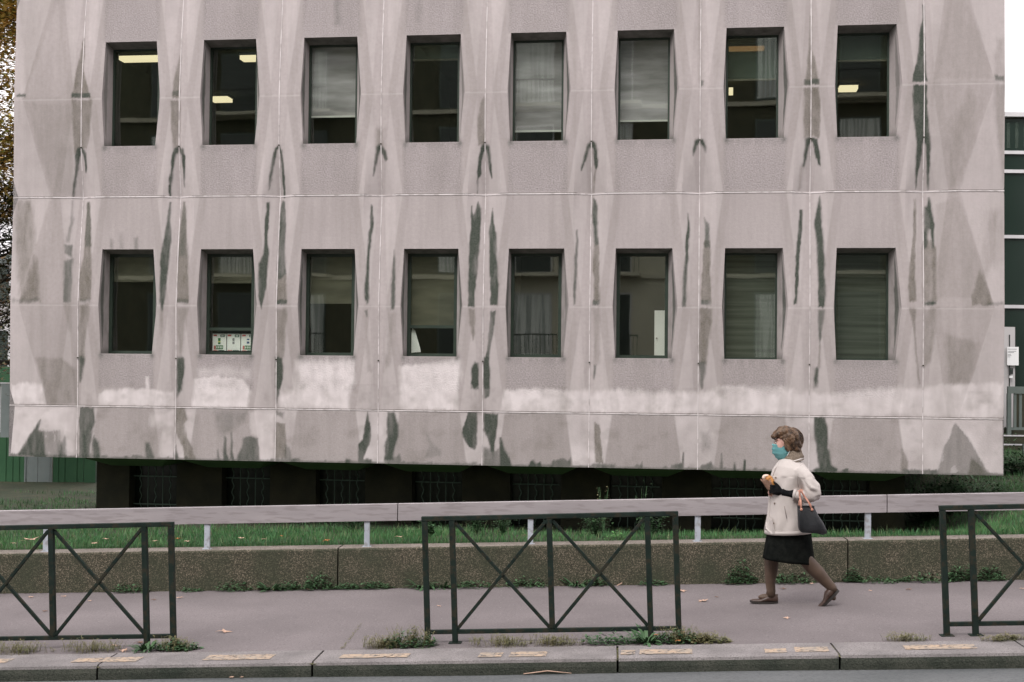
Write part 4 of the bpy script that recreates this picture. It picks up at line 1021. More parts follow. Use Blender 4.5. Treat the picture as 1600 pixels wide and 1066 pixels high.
# ------------------------------------------------------------------ low aggregate wall
def aggregate_mat():
    m = mat('washed aggregate concrete', (.1, .09, .07), .95, 0, .2)
    t = m.node_tree; N = t.nodes; L = t.links; b = N['Principled BSDF']
    tc = N.new('ShaderNodeTexCoord')
    vo = N.new('ShaderNodeTexVoronoi'); vo.inputs['Scale'].default_value = 130
    L.new(tc.outputs['Object'], vo.inputs['Vector'])
    cr = N.new('ShaderNodeValToRGB'); e = cr.color_ramp.elements
    e[0].color = (.046, .044, .031, 1); e[1].color = (.23, .195, .148, 1); e[0].position = .25; e[1].position = 1
    x = cr.color_ramp.elements.new(.72); x.color = (.088, .080, .058, 1)
    sepc = N.new('ShaderNodeSeparateColor'); L.new(vo.outputs['Color'], sepc.inputs[0]); L.new(sepc.outputs[0], cr.inputs[0])
    n1 = N.new('ShaderNodeTexNoise'); n1.inputs['Scale'].default_value = 3.2; n1.inputs['Detail'].default_value = 6
    L.new(tc.outputs['Object'], n1.inputs['Vector'])
    mr = N.new('ShaderNodeMapRange'); mr.inputs['From Min'].default_value = .38; mr.inputs['From Max'].default_value = .68
    L.new(n1.outputs['Fac'], mr.inputs['Value'])
    mx = N.new('ShaderNodeMixRGB'); mx.inputs['Color2'].default_value = (.042, .050, .032, 1)
    mm = N.new('ShaderNodeMath'); mm.operation = 'MULTIPLY'; mm.inputs[1].default_value = .75
    L.new(mr.outputs[0], mm.inputs[0]); L.new(mm.outputs[0], mx.inputs[0]); L.new(cr.outputs[0], mx.inputs[1])
    L.new(mx.outputs[0], b.inputs['Base Color'])
    bp = N.new('ShaderNodeBump'); bp.inputs['Strength'].default_value = .6; bp.inputs['Distance'].default_value = .006
    L.new(vo.outputs['Distance'], bp.inputs['Height']); bp.invert = True; L.new(bp.outputs[0], b.inputs['Normal'])
    return m
M['aggregate'] = aggregate_mat()
M['coping'] = nmat('weathered wall top', (.17, .145, .125), (.24, .205, .18), 5, 6, .9, .4, 110, (.06, .06, .04), 60, .8)
wall = thing('low_wall', 'long low wall of mossy brown aggregate concrete behind the pavement', 'wall', st(0, TWB, 0))
wall_o = wall.location.copy()
jw = [-14, -6.9, -2.683, 2.35, 7.2, 14]
for a, b in zip(jw[:-1], jw[1:]):
    a2, b2 = a + .007, b - .007; mb = MB(); S_ = np.linspace(a2, b2, 14); v = []; f = []
    prof = [(TWB, -.06), (TWB + .004, .05), (TWB + .006, WALLH - .022), (TWB + .016, WALLH - .006)]
    for s_ in S_:
        for t_, h_ in prof: v.append(st(s_, t_, h_) - wall_o)
        v.append(st(s_, TWB + WALLW - .01, WALLH - .008) - wall_o); v.append(st(s_, TWB + WALLW, -.3) - wall_o)
    k = 6
    for i in range(len(S_) - 1):
        for j in (0, 1, 2, 4): f.append((i * k + j, (i + 1) * k + j, (i + 1) * k + j + 1, i * k + j + 1))
    f.append(tuple(range(k))); f.append(tuple((len(S_) - 1) * k + j for j in reversed(range(k))))
    ws = mb.add(v, f).build('wall_section', M['aggregate'], wall)
    mb = MB(); v = []; f = []
    for s_ in S_:
        v += [st(s_, TWB + .016, WALLH - .006) - wall_o, st(s_, TWB + .026 + random.uniform(-.004, .004), WALLH) - wall_o, st(s_, TWB + WALLW - .01, WALLH - .002) - wall_o]
    for i in range(len(S_) - 1):
        for j in (0, 1): f.append((i * 3 + j, (i + 1) * 3 + j, (i + 1) * 3 + j + 1, i * 3 + j + 1))
    mb.add(v, f).build('coping', M['coping'], wall)

# ------------------------------------------------------------------ rail on the wall
rl = thing('guard_rail', 'wide flat pinkish grey metal rail on short posts along the top of the low wall', 'railing', st(0, TWB + .1, WALLH))
ro = rl.location.copy()
def spt(s, t, h): return st(s, t, h) - ro
for a, b in ((-13, -2.0966), (-2.0966, 2.7393), (2.7393, 7.6), (7.6, 13)):
    mb = MB(); v = []
    for s_ in (a + .005, b - .005):
        for t_, h_ in ((TWB + .08, .664), (TWB + .08, .830), (TWB + .085, .835), (TWB + .125, .835), (TWB + .13, .830), (TWB + .13, .664)):
            v.append(spt(s_, t_, h_))
    f = [(j, j + 6, (j + 1) % 6 + 6, (j + 1) % 6) for j in range(6)] + [tuple(range(6)), tuple(range(11, 5, -1))]
    mb.add(v, f).build('beam', M['rail'], rl)
for s_ in (-10.7, -9.04, -7.38, -5.73, -4.05, -2.41, -.76, .9, 2.56, 4.22, 5.88, 7.5, 9.2):
    p = spt(s_, TWB + .115, WALLH - .006)
    MB().box(p.x - .027, p.x + .027, p.y - .02, p.y + .02, p.z, p.z + .28).build('post', M['railpost'], rl)
    MB().box(p.x - .045, p.x + .045, p.y - .04, p.y + .04, p.z - .001, p.z + .008).build('base_plate', M['railpost'], rl)

# ------------------------------------------------------------------ crossed barriers at the kerb
def barrier(s0, lab, tb=10.80, tilt=0.0):
    W_, H_ = 2.02, 1.0
    g = thing('pedestrian_barrier', lab, 'barrier', st(s0, tb, 0), rot=(0, -math.atan(SG) + tilt, -SA), group='crossed metal barriers along the kerb')
    bb = .004
    def B(mb, name): return mb.build(name, M['barrier'], g, bevel=bb)
    for x in (0, W_ - .044): B(MB().box(x, x + .044, -.022, .022, -.08, H_ - .036), 'end_post')
    for x in (.218, W_ - .218 - .044): B(MB().box(x, x + .044, -.022, .022, -.08, H_ - .036), 'inner_post')
    B(MB().box(W_ / 2 - .022, W_ / 2 + .022, -.022, .022, .105, H_ - .036), 'centre_post')
    B(MB().box(-.002, W_ + .002, -.024, .024, H_ - .036, H_), 'top_rail')
    B(MB().box(.044, .218, -.018, .018, .072, .105), 'bottom_rail')
    B(MB().box(.262, W_ - .262, -.018, .018, .072, .105), 'bottom_rail')
    B(MB().box(W_ - .218, W_ - .044, -.018, .018, .072, .105), 'bottom_rail')
    for xa, xb in ((.262, W_ / 2 - .022), (W_ / 2 + .022, W_ - .262)):
        B(MB().bar((xa, .004, H_ - .05), (xb, .004, .112), .026, .028, (0, 1, 0)), 'cross_brace')
        B(MB().bar((xa, -.005, .112), (xb, -.005, H_ - .05), .026, .028, (0, 1, 0)), 'cross_brace')
    for x in (.022, .24, W_ - .24, W_ - .022):
        MB().box(x - .05, x + .05, -.045, .045, .0, .006).build('foot_plate', M['barrier'], g)
    return g
barrier(-3.43 - 2.02, 'dark green crossed barrier cut off by the left edge of the photo')
barrier(-1.425, 'dark green crossed barrier standing whole in the middle of the kerb')
barrier(2.600, 'dark green crossed barrier at the right edge beyond the walking woman')
# ------------------------------------------------------------------ lawn behind the wall
T0 = TWB + WALLW - .02
def lawn_z(s, t):
    p = st(s, t, 0); sf, off = to_fac(p)
    zf = gz(s, TWB) + WALLH - .035
    rest = max(1.2 - off, 0) / math.cos(TH - SA)
    u = (t - T0) / max(t - T0 + rest, .01)
    u = min(max(u, 0), 1); u = u * u * (3 - 2 * u) * .6 + u * .4
    k = min(max((sf - 11.2) / 1.6, 0), 1); k = k * k * (3 - 2 * k)
    zb = -.06 + k * (.52 + .03 * max(off, 0)) + max(0, off - 1.2) * .012
    zb = min(zb, 1.6)
    return zf * (1 - u) + zb * u + .012 * noise.noise((s * 1.3, t * 1.3, 0)) * min(1, (t - T0) * 2)
tl = list(np.linspace(T0, 22, 34)) + list(np.linspace(23, 60, 20)) + [90, 160, 400, 900]
S_ = list(np.arange(-34, 34.1, .5)); S_ = [-900, -200, -80] + S_ + [80, 200, 900]
v = []; f = []
for t_ in tl:
    for s_ in S_:
        sc_ = min(max(s_, -34), 34)
        p = st(s_, t_, 0); p.z = lawn_z(sc_, min(t_, 60)) ; v.append(p)
n = len(S_)
for a in range(len(tl) - 1):
    for b in range(n - 1): f.append((a * n + b, a * n + b + 1, (a + 1) * n + b + 1, (a + 1) * n + b))
tag(mesh_obj('lawn', v, f, M['lawnsoil'], None, True), kind='structure')
v = [(-900, -900, -.9), (900, -900, -.9), (900, 900, -.9), (-900, 900, -.9)]
tag(mesh_obj('ground', v, [(0, 1, 2, 3)], M['lawnsoil']), kind='structure')

def leafmat(name, a, b, scale=30, rough=.6, trans=.0):
    m = nmat(name, a, b, scale, 3, rough, 0, lo=.3, hi=.7)
    return m
M['grass'] = leafmat('grass blades', (.022, .095, .028), (.070, .180, .055), 1.6)
M['grass2'] = leafmat('pale grass blades', (.10, .16, .06), (.16, .19, .09), 9)
M['weed'] = leafmat('weed leaves', (.035, .085, .035), (.065, .13, .055), 14)
M['weed_bright'] = leafmat('bright young leaves', (.07, .21, .05), (.11, .28, .08), 14)
M['weed_dry'] = leafmat('dry weed stems', (.17, .145, .07), (.12, .13, .055), 14)
M['bush'] = leafmat('shrub leaves', (.022, .060, .022), (.045, .10, .036), 10)
M['leaf_tan'] = leafmat('tan dead leaf', (.56, .38, .29), (.44, .28, .20), 30)
M['leaf_orange'] = leafmat('orange dead leaf', (.42, .17, .05), (.33, .12, .04), 30)
M['leaf_brown'] = leafmat('brown dead leaf', (.14, .075, .045), (.20, .11, .07), 30)
M['bark'] = nmat('tree bark', (.035, .032, .028), (.06, .055, .048), 6, 6, .9, .5, 40)

def blades(name, base_pts, hmin, hmax, wid, m, lean=.35, kind=None, parent=None, label=None, cat=None):
    n = len(base_pts); B_ = np.array(base_pts, float)
    h = rng.uniform(hmin, hmax, n); a = rng.uniform(0, 2 * np.pi, n); le = rng.uniform(.0, lean, n) * h
    yaw = rng.uniform(0, np.pi, n); w_ = wid * rng.uniform(.6, 1.3, n)
    dx, dy = np.cos(yaw) * w_ / 2, np.sin(yaw) * w_ / 2
    lx, ly = np.cos(a) * le, np.sin(a) * le
    V = np.zeros((n, 5, 3))
    V[:, 0] = B_ + np.stack([-dx, -dy, 0 * dx], 1); V[:, 1] = B_ + np.stack([dx, dy, 0 * dx], 1)
    V[:, 2] = B_ + np.stack([dx * .8 + lx * .35, dy * .8 + ly * .35, h * .55], 1)
    V[:, 3] = B_ + np.stack([-dx * .8 + lx * .35, -dy * .8 + ly * .35, h * .55], 1)
    V[:, 4] = B_ + np.stack([lx, ly, h * .96], 1)
    me = bpy.data.meshes.new(name); V = V.reshape(-1, 3)
    me.vertices.add(len(V)); me.vertices.foreach_set('co', V.astype(np.float32).ravel())
    b = np.arange(n) * 5
    L_ = np.stack([b, b + 1, b + 2, b + 3, b + 3, b + 2, b + 4], 1).ravel()
    me.loops.add(len(L_)); me.loops.foreach_set('vertex_index', L_.astype(np.int32))
    me.polygons.add(2 * n); ls = np.stack([np.arange(n) * 7, np.arange(n) * 7 + 4], 1).ravel()
    me.polygons.foreach_set('loop_start', ls.astype(np.int32)); me.polygons.foreach_set('loop_total', np.tile([4, 3], n).astype(np.int32))
    me.update(calc_edges=True); me.materials.append(m)
    o = link(bpy.data.objects.new(name, me), parent)
    tag(o, label, cat, None, kind); return o

pts = []; pts2 = []
for k in range(90000):
    s_ = random.uniform(-7.5, 9.5); t_ = T0 + 6.2 * random.random() ** 1.6
    p = st(s_, t_, 0); sf, off = to_fac(p)
    if off > 1.25 and -.3 < sf < 11.2: continue
    dens = .75 + .6 * noise.noise((s_ * .8, t_ * .8, 3))
    if off > -.2 and -.3 < sf < 11.2: dens *= .25
    if sf > 5.6 and sf < 11.3: dens *= .35 if t_ > T0 + .35 else .7
    if random.random() > dens: continue
    p.z = lawn_z(s_, t_) - .004
    (pts2 if random.random() < .10 else pts).append(p)
for k in range(16000):
    sf = random.uniform(11.3, 16.5); off = random.uniform(-1.5, 9); p = fac_w(sf, off, 0)
    s_, t_ = p.x * math.cos(SA) - p.y * math.sin(SA), p.x * math.sin(SA) + p.y * math.cos(SA)
    p.z = lawn_z(s_, t_) - .004; pts.append(p)
for k in range(12000):
    sf = random.uniform(-7, -.4); off = random.uniform(-1.5, 4.5); p = fac_w(sf, off, 0)
    s_, t_ = p.x * math.cos(SA) - p.y * math.sin(SA), p.x * math.sin(SA) + p.y * math.cos(SA)
    p.z = lawn_z(s_, t_) - .004
    if noise.noise((sf * .7, off * .7, 8)) > -.15 and p.y < 23.2: pts.append(p)
gr = blades('grass', pts, .035, .095, .007, M['grass'], .6, 'stuff')
gr2 = blades('dry_grass', pts2, .03, .13, .006, M['grass2'], .6, 'stuff')

# ------------------------------------------------------------------ leaves and weeds
def maple(sz, curl=.25):
    """a lobed dead leaf lying on the ground, with a stalk"""
    pts = []; lob = 5
    for k in range(lob * 4):
        a = -math.pi * .86 + 2 * math.pi * .86 * k / (lob * 4 - 1)
        r_ = {0: .95, 1: .55, 2: .42, 3: .62}[(k + 2) % 4] * random.uniform(.85, 1.15)
        pts.append((math.cos(a) * r_ * sz / 2, math.sin(a) * r_ * sz / 2 * .9))
    cz = random.uniform(.05, .22) * sz * curl * 3
    ph = random.uniform(0, 6)
    up = [(x, y, .006 + cz * abs(math.sin(math.atan2(y, x) * 1.5 + ph)) * (math.hypot(x, y) / (sz / 2))) for x, y in pts]
    v = [(0, 0, .010)] + up; n = len(up)
    th_ = .0012
    f = [(0, k, k + 1) for k in range(1, n)]
    v2 = [(x, y, z - th_) for x, y, z in v]; b = len(v)
    mb = MB(); mb.add(v + v2, f + [(b, b + k + 1, b + k) for k in range(1, n)] + [(k, k + b, k + 1 + b, k + 1) for k in range(1, n)])
    mb.tube([(0, 0, .010), (-sz * .3, 0, .012), (-sz * .6, sz * .05, .006)], .0012, 4)
    return mb
leaf_protos = []
def fallen_leaf(p, sz, m, label, group=None, rz=None):
    mb = maple(sz)
    o = mb.build('fallen_leaf', M[m]); o.location = p; o.rotation_euler = (random.uniform(-.1, .1), random.uniform(-.1, .1), random.uniform(0, 6.28) if rz is None else rz)
    tag(o, label, 'leaf', group); return o
PL = [(351, 988, .15, 'leaf_tan', 'large pale tan leaf on the pavement between the left barrier and the middle one'),
      (1098, 940, .12, 'leaf_tan', 'tan leaf on the pavement just left of the walking woman\'s front foot'),
      (1066, 925, .12, 'leaf_tan', 'tan leaf on the pavement right behind the end post of the middle barrier'),
      (1229, 967, .07, 'leaf_tan', 'small tan leaf on the pavement below the walking woman'),
      (281, 935, .07, 'leaf_tan', 'small tan leaf beside the upright at the end of the left barrier'),
      (240, 938, .06, 'leaf_brown', 'small brown leaf seen between the last two uprights of the left barrier'),
      (48, 934, .07, 'leaf_tan', 'small tan leaf behind the left barrier near the photo edge'),
      (100, 933, .06, 'leaf_tan', 'small tan leaf just right of the centre upright of the left barrier'),
      (140, 940, .05, 'leaf_tan', 'tiny tan leaf behind the left barrier\'s right cross'),
      (70, 956, .06, 'leaf_brown', 'thin brown leaf on the pavement behind the left barrier'),
      (1120, 934, .04, 'leaf_brown', 'dark leaf scrap between the middle barrier and the woman'),
      (686, 948, .05, 'leaf_tan', 'pale leaf scrap seen between the first two uprights of the middle barrier'),
      (1224, 921, .08, 'leaf_brown', 'brown leaf at the wall foot under the woman\'s stride'),
      (1420, 922, .07, 'leaf_brown', 'brown leaf on the pavement left of the right barrier'),
      (1360, 924, .04, 'leaf_tan', 'tiny pale leaf right of the woman\'s back foot'),
      (1597, 921, .05, 'leaf_tan', 'small tan leaf at the right edge of the pavement'),
      (178, 1010, .08, 'leaf_tan', 'tan leaf caught in the weeds under the left barrier'),
      (194, 1018, .09, 'leaf_tan', 'pale leaf on the kerb weeds left of the barrier foot'),
      (218, 1005, .08, 'leaf_brown', 'brown leaf leaning on the inner upright foot of the left barrier'),
      (612, 918, .07, 'leaf_tan', 'curled tan leaf at the wall foot left of the middle barrier')]
for x, y, sz, m, lb in PL:
    s_, t_ = at_street(x, y)
    for _ in range(3):      # follow the gentle twist of the pavement
        s_, t_ = at_street(x, y, twist(s_, t_))
    fallen_leaf(st(s_, t_, .001), sz, m, lb)
for x, y, sz, mt, lb in (
        (362, 1060, .05, 'leaf_tan', 'pale scrap in the gutter below the kerb, right of the left barrier'),
        (378, 1060, .04, 'leaf_tan', 'second pale scrap in the gutter right of the left barrier'),
        (40, 1062, .05, 'leaf_tan', 'pale scrap in the gutter at the far left'),
        (775, 1052, .06, 'leaf_brown', 'brown leaf scrap standing in the gutter below the middle barrier'),
        (912, 1051, .06, 'leaf_tan', 'tan scrap in the gutter at the end of the bent twig'),
        (985, 1050, .05, 'leaf_tan', 'tan scrap in the gutter right of the kerb joint'),
        (1142, 1048, .05, 'leaf_tan', 'flat pale scrap in the gutter below the woman'),
        (430, 924, .05, 'leaf_tan', 'pale scrap at the foot of the weed rosette by the wall'),
        (485, 922, .05, 'leaf_tan', 'pale scrap under the tallest weed mound by the wall'),
        (1145, 912, .05, 'leaf_tan', 'pale scrap at the wall foot left of the tall dark weed'),
        (1268, 912, .05, 'leaf_tan', 'tan scrap at the wall foot between the woman\'s legs')):
    hh = -KH if y > 1040 else 0
    s_, t_ = at_street(x, y, hh)
    if hh == 0: t_ = min(t_, TWB - .05)
    fallen_leaf(st(s_, t_, hh + .003), sz, mt, lb)
# big tan leaf in the lawn at far left
s_, t_ = at_street(48, 846, WALLH + .02)
p = st(s_, t_, 0); p.z = lawn_z(s_, t_) + .06
fallen_leaf(p, .2, 'leaf_tan', 'big pale tan leaf lying in the lawn at the far left')
# twigs in the gutter
for (xa, ya, xb, yb, lb) in ((818, 1053, 893, 1052, 'thin bent twig lying in the gutter below the middle barrier'), (964, 915, 985, 910, 'short twig leaning at the wall foot behind the middle barrier')):
    hh = -KH + .006 if ya > 1040 else .01
    A = Vector((*at_street(xa, ya, hh), 0)); B_ = Vector((*at_street(xb, yb, hh), 0))
    o = MB().tube([st(A.x, A.y, hh), st((A.x + B_.x) / 2, (A.y + B_.y) / 2 + .02, hh + .015), st(B_.x, B_.y, hh)], [.004, .005, .002], 5).build('twig', M['leaf_tan'])
    tag(o, lb, 'twig')

def leafstrip(mb, base, direc, L, wd, droop, n=4, up=.6):
    """one bent leaf blade"""
    bx_, by, bz = base; v = []
    px, py = -direc[1], direc[0]
    for k in range(n + 1):
        t = k / n; w_ = wd * math.sin(math.pi * (.12 + .86 * t)) if k < n else .001
        r_ = L * t * (1 - .15 * t); z_ = L * (up * t - droop * t * t)
        for sg in (-1, 1): v.append((bx_ + direc[0] * r_ + px * sg * w_ / 2, by + direc[1] * r_ + py * sg * w_ / 2, bz + max(z_, .002) + (.12 * w_)))
    mb.add(v, [(2 * k, 2 * k + 1, 2 * k + 3, 2 * k + 2) for k in range(n)])
def weed(p, r_, h, nleaf, m, label, kind='rosette', group='weeds by the pavement', cat='weed'):
    t = thing('weed_clump', label, cat, p, 0, group)
    mb = MB()
    mound = kind != 'dry' and not ('rosette' in label or 'dandelion' in label)
    if mound:
        for k in range(int(nleaf * 3.2)):
            a = random.uniform(0, 2 * math.pi); q_ = random.random() ** .5; ht = h * random.random() * math.sqrt(max(1 - q_ * q_, .02)) * random.uniform(.5, 1.05)
            c_ = (math.cos(a) * r_ * q_ + .3 * r_ * noise.noise((a * 2, q_ * 3, h * 50)), math.sin(a) * r_ * .4 * q_, max(ht, .003))
            a2 = random.uniform(0, 6.28); l_ = random.uniform(.022, .052)
            leafstrip(mb, c_, (math.cos(a2), math.sin(a2)), l_, l_ * random.uniform(.3, .6), random.uniform(.2, .8), 3, random.uniform(.1, 1.0))
    for k in range(0 if mound else nleaf):
        a = random.uniform(0, 2 * math.pi); rr = random.random() ** .5 * r_ * .7
        b = (math.cos(a) * rr * random.uniform(.2, 1), math.sin(a) * rr * .5, 0)
        a2 = a + random.uniform(-.8, .8)
        L_ = random.uniform(.5, 1.1) * h
        leafstrip(mb, b, (math.cos(a2), math.sin(a2)), L_ * 1.1, L_ * (.19 if kind != 'dry' else .05), random.uniform(.3, .9), 4, random.uniform(.5, 1.2))
    mb.build('foliage', m, t)
    if kind == 'dry' or kind == 'mixed':
        ms = MB()
        for k in range(int(nleaf * .8)):
            a = random.uniform(0, 6.28); rr = r_ * random.random(); x, y = math.cos(a) * rr, math.sin(a) * rr * .45
            hh = h * random.uniform(.4, 1.3); lx, ly = random.uniform(-.5, .5) * hh, random.uniform(-.3, .3) * hh
            ms.tube([(x, y, 0), (x + lx * .4, y + ly * .4, hh * .6), (x + lx, y + ly, hh)], [.0016, .0013, .0008], 3, False)
            for q in range(3):
                u_ = random.uniform(.3, 1); an = random.uniform(0, 6.28)
                leafstrip(ms, (x + lx * u_, y + ly * u_, hh * u_), (math.cos(an), math.sin(an)), .03, .010, .5, 2, .7)
        ms.build('dry_stem', M['weed_dry'], t)
    return t
# along the wall foot: (px, radius, height, leaves, material, label)
for x, r_, h, nl, mt, lb in (
        (205, .16, .10, 46, 'weed', 'broad leaved weed at the wall foot behind the left barrier'),
        (300, .10, .035, 20, 'weed', 'low flat weed at the wall foot right after the left barrier'),
        (365, .16, .10, 46, 'weed', 'spreading weed at the wall foot below the first rail post'),
        (421, .12, .12, 44, 'weed', 'upright toothed weed rosette at the wall foot, left of a leafy mound'),
        (452, .10, .09, 34, 'weed', 'small leafy mound at the wall foot left of the wall joint'),
        (497, .16, .17, 80, 'weed', 'tallest leafy weed mound against the wall left of its joint'),
        (545, .12, .07, 36, 'weed', 'low weed right of the left wall joint'),
        (588, .14, .08, 44, 'weed', 'low leafy weed at the wall foot before the middle barrier'),
        (660, .13, .13, 30, 'weed', 'dandelion rosette behind the left upright of the middle barrier'),
        (690, .12, .11, 28, 'weed', 'dandelion rosette between the first two uprights of the middle barrier'),
        (745, .22, .06, 50, 'weed', 'flat weed strip behind the left cross of the middle barrier'),
        (825, .20, .09, 50, 'weed', 'weed patch left of the centre upright of the middle barrier'),
        (902, .14, .12, 34, 'weed', 'dandelion rosette right of the centre upright of the middle barrier'),
        (935, .12, .10, 34, 'weed', 'weed behind the right cross of the middle barrier'),
        (1020, .14, .05, 30, 'weed', 'low weed at the wall foot behind the middle barrier\'s last uprights'),
        (1157, .14, .20, 90, 'weed', 'tall dark leafy weed against the wall in front of the woman'),
        (1235, .20, .10, 60, 'weed', 'weed patch at the wall foot between the woman\'s legs'),
        (1332, .08, .15, 34, 'weed', 'weed growing out of the wall joint behind the woman'),
        (1375, .26, .05, 60, 'weed', 'flat weed strip right of the right wall joint'),
        (1450, .26, .07, 70, 'weed', 'weed strip at the wall foot before the right barrier'),
        (1502, .12, .16, 60, 'weed', 'leafy weed between the first two uprights of the right barrier'),
        (1545, .14, .15, 60, 'weed', 'leafy weed mound at the wall foot behind the right barrier\'s cross')):
    s_, t_ = at_street(x, 914); p = st(s_, TWB - .035, .0)
    s2 = (x - 800) / F_PX * 13.6 / 1.0
    # keep the spot's s from its bearing
    r0 = ray_px(x, 915); tt = TWB - .035
    # intersect bearing with the line t = TWB-.035
    k = tt / (r0.x * math.sin(SA) + r0.y * math.cos(SA)); s_ = (r0.x * math.cos(SA) - r0.y * math.sin(SA)) * k
    weed(st(s_, tt, 0), r_ * 1.1, h * 1.2, int(nl * 1.3), M[mt], lb)
# at the barrier feet and on the kerb line
for x, y, r_, h, nl, mt, kd, lb in (
        (30, 1020, .28, .08, 50, 'weed_dry', 'dry', 'dry brown weeds along the kerb at the far left'),
        (150, 1015, .24, .09, 50, 'weed_dry', 'dry', 'dry tangled weeds under the left barrier\'s right cross'),
        (235, 1014, .15, .12, 40, 'weed', 'ros', 'green dandelion between the last two feet of the left barrier'),
        (275, 1016, .16, .10, 46, 'weed', 'mixed', 'green and brown weed beyond the end post of the left barrier'),
        (600, 1012, .16, .08, 60, 'weed_dry', 'dry', 'brown dry weed left of the middle barrier'),
        (645, 1006, .18, .14, 60, 'weed', 'mixed', 'bushy weed at the left foot of the middle barrier'),
        (790, 1008, .30, .07, 60, 'weed_dry', 'dry', 'strip of dry grass under the middle barrier\'s left cross'),
        (868, 1006, .22, .07, 50, 'weed_dry', 'dry', 'strip of dry grass under the centre upright of the middle barrier'),
        (953, 1004, .20, .10, 70, 'weed', 'ros', 'spreading green weed on the kerb joint under the middle barrier'),
        (1012, 1005, .11, .16, 44, 'weed', 'ros', 'big green dandelion at the inner right foot of the middle barrier'),
        (1062, 1002, .17, .11, 60, 'weed', 'mixed', 'weed with orange leaves at the right foot of the middle barrier'),
        (1105, 1004, .16, .07, 46, 'weed_dry', 'mixed', 'thin trailing weed right of the middle barrier'),
        (1415, 1001, .17, .05, 50, 'weed_dry', 'dry', 'small brown weed on the kerb line left of the right barrier'),
        (1560, 1002, .14, .04, 36, 'weed_dry', 'dry', 'mossy weed in the kerb joint under the right barrier'),
        (1585, 1000, .10, .04, 30, 'weed_dry', 'dry', 'trailing weed at the right edge of the kerb')):
    s_, t_ = at_street(x, y); weed(st(s_, min(t_, TKB + .10), 0.0), r_ * 1.1, h * .95, int(nl * (2.4 if kd != 'ros' else 1.4)), M[mt], lb, kd)
for (x, y, lb) in ((1025, 994, 'orange leaf stuck in the weeds by the inner right foot of the middle barrier'), (1067, 990, 'orange leaf in the weeds at the right foot of the middle barrier'), (1060, 1003, 'yellow orange leaf low in the weeds at the right foot of the middle barrier')):
    s_, t_ = at_street(x, y, .04); fallen_leaf(st(s_, t_ - .03, .05), .05, 'leaf_orange', lb)
# moss lines in the joints
mb = MB()
for k in range(700):
    s_ = random.uniform(-6.5, 6.5)
    if noise.noise((s_ * 1.1, 0, 0)) < -.15: continue
    leafstrip(mb, tuple(st(s_, TKB + random.uniform(-.006, .012), 0)), (random.uniform(-1, 1), random.uniform(-.4, .4)), random.uniform(.012, .03), .008, .4, 2, .5)
for k in range(900):
    s_ = random.uniform(-6.5, 6.5); leafstrip(mb, tuple(st(s_, TWB - random.uniform(0, .03), 0)), (random.uniform(-1, 1), random.uniform(-1, 0)), random.uniform(.015, .05), .012, .4, 2, .8)
for j in kj[1:-1]:
    for k in range(90):
        t_ = random.uniform(TKF - .01, TKB); leafstrip(mb, tuple(st(j + random.uniform(-.012, .012) - (t_ - TKB) * 0, t_, -.02)), (random.uniform(-1, 1), random.uniform(-1, 1)), random.uniform(.02, .05), .012, .4, 2, .6)
s0, t0_ = at_street(535, 1014); s1, t1_ = at_street(565, 974)
for k in range(120):
    u_ = random.random() ** 1.3; leafstrip(mb, tuple(st(s0 + (s1 - s0) * u_ + random.uniform(-.012, .012) * (1 - u_ * .6), t0_ + (t1_ - t0_) * u_, 0)), (random.uniform(-1, 1), random.uniform(-1, 1)), random.uniform(.01, .035), .008, .4, 2, .6)
tag(mb.build('moss', M['weed_dry']), kind='stuff')
# plants on the lawn behind the wall
def bush(p, rx, ry, h, n, lsz, m, label, name='shrub', cat='shrub', group=None, stems=7):
    t = thing(name, label, cat, p, 0, group); mb = MB(); ms = MB()
    tips = []
    for k in range(stems):
        a = random.uniform(0, 6.28); q = Vector((math.cos(a) * rx * random.uniform(.2, .85), math.sin(a) * ry * random.uniform(.2, .85), h * random.uniform(.55, 1)))
        ms.tube([(0, 0, 0), (q.x * .4, q.y * .4, q.z * .5), q], [.008, .006, .003], 4, False); tips.append(q)
    for k in range(n):
        q = random.choice(tips); u_ = random.uniform(.25, 1.0)
        c = Vector((q.x * u_, q.y * u_, q.z * u_)) + Vector((random.gauss(0, rx * .16), random.gauss(0, ry * .16), random.gauss(0, h * .10)))
        c.z = max(c.z, .01); a = random.uniform(0, 6.28)
        leafstrip(mb, c, (math.cos(a), math.sin(a)), lsz * random.uniform(.6, 1.3), lsz * .45, random.uniform(.1, .8), 2, random.uniform(-.2, .9))
    ms.build('stem', M['weed'], t); mb.build('foliage', m, t); return t
def on_lawn(x, t_):
    r0 = ray_px(x, 830); k = t_ / (r0.x * math.sin(SA) + r0.y * math.cos(SA)); s_ = (r0.x * math.cos(SA) - r0.y * math.sin(SA)) * k
    p = st(s_, t_, 0); p.z = lawn_z(s_, t_); return p
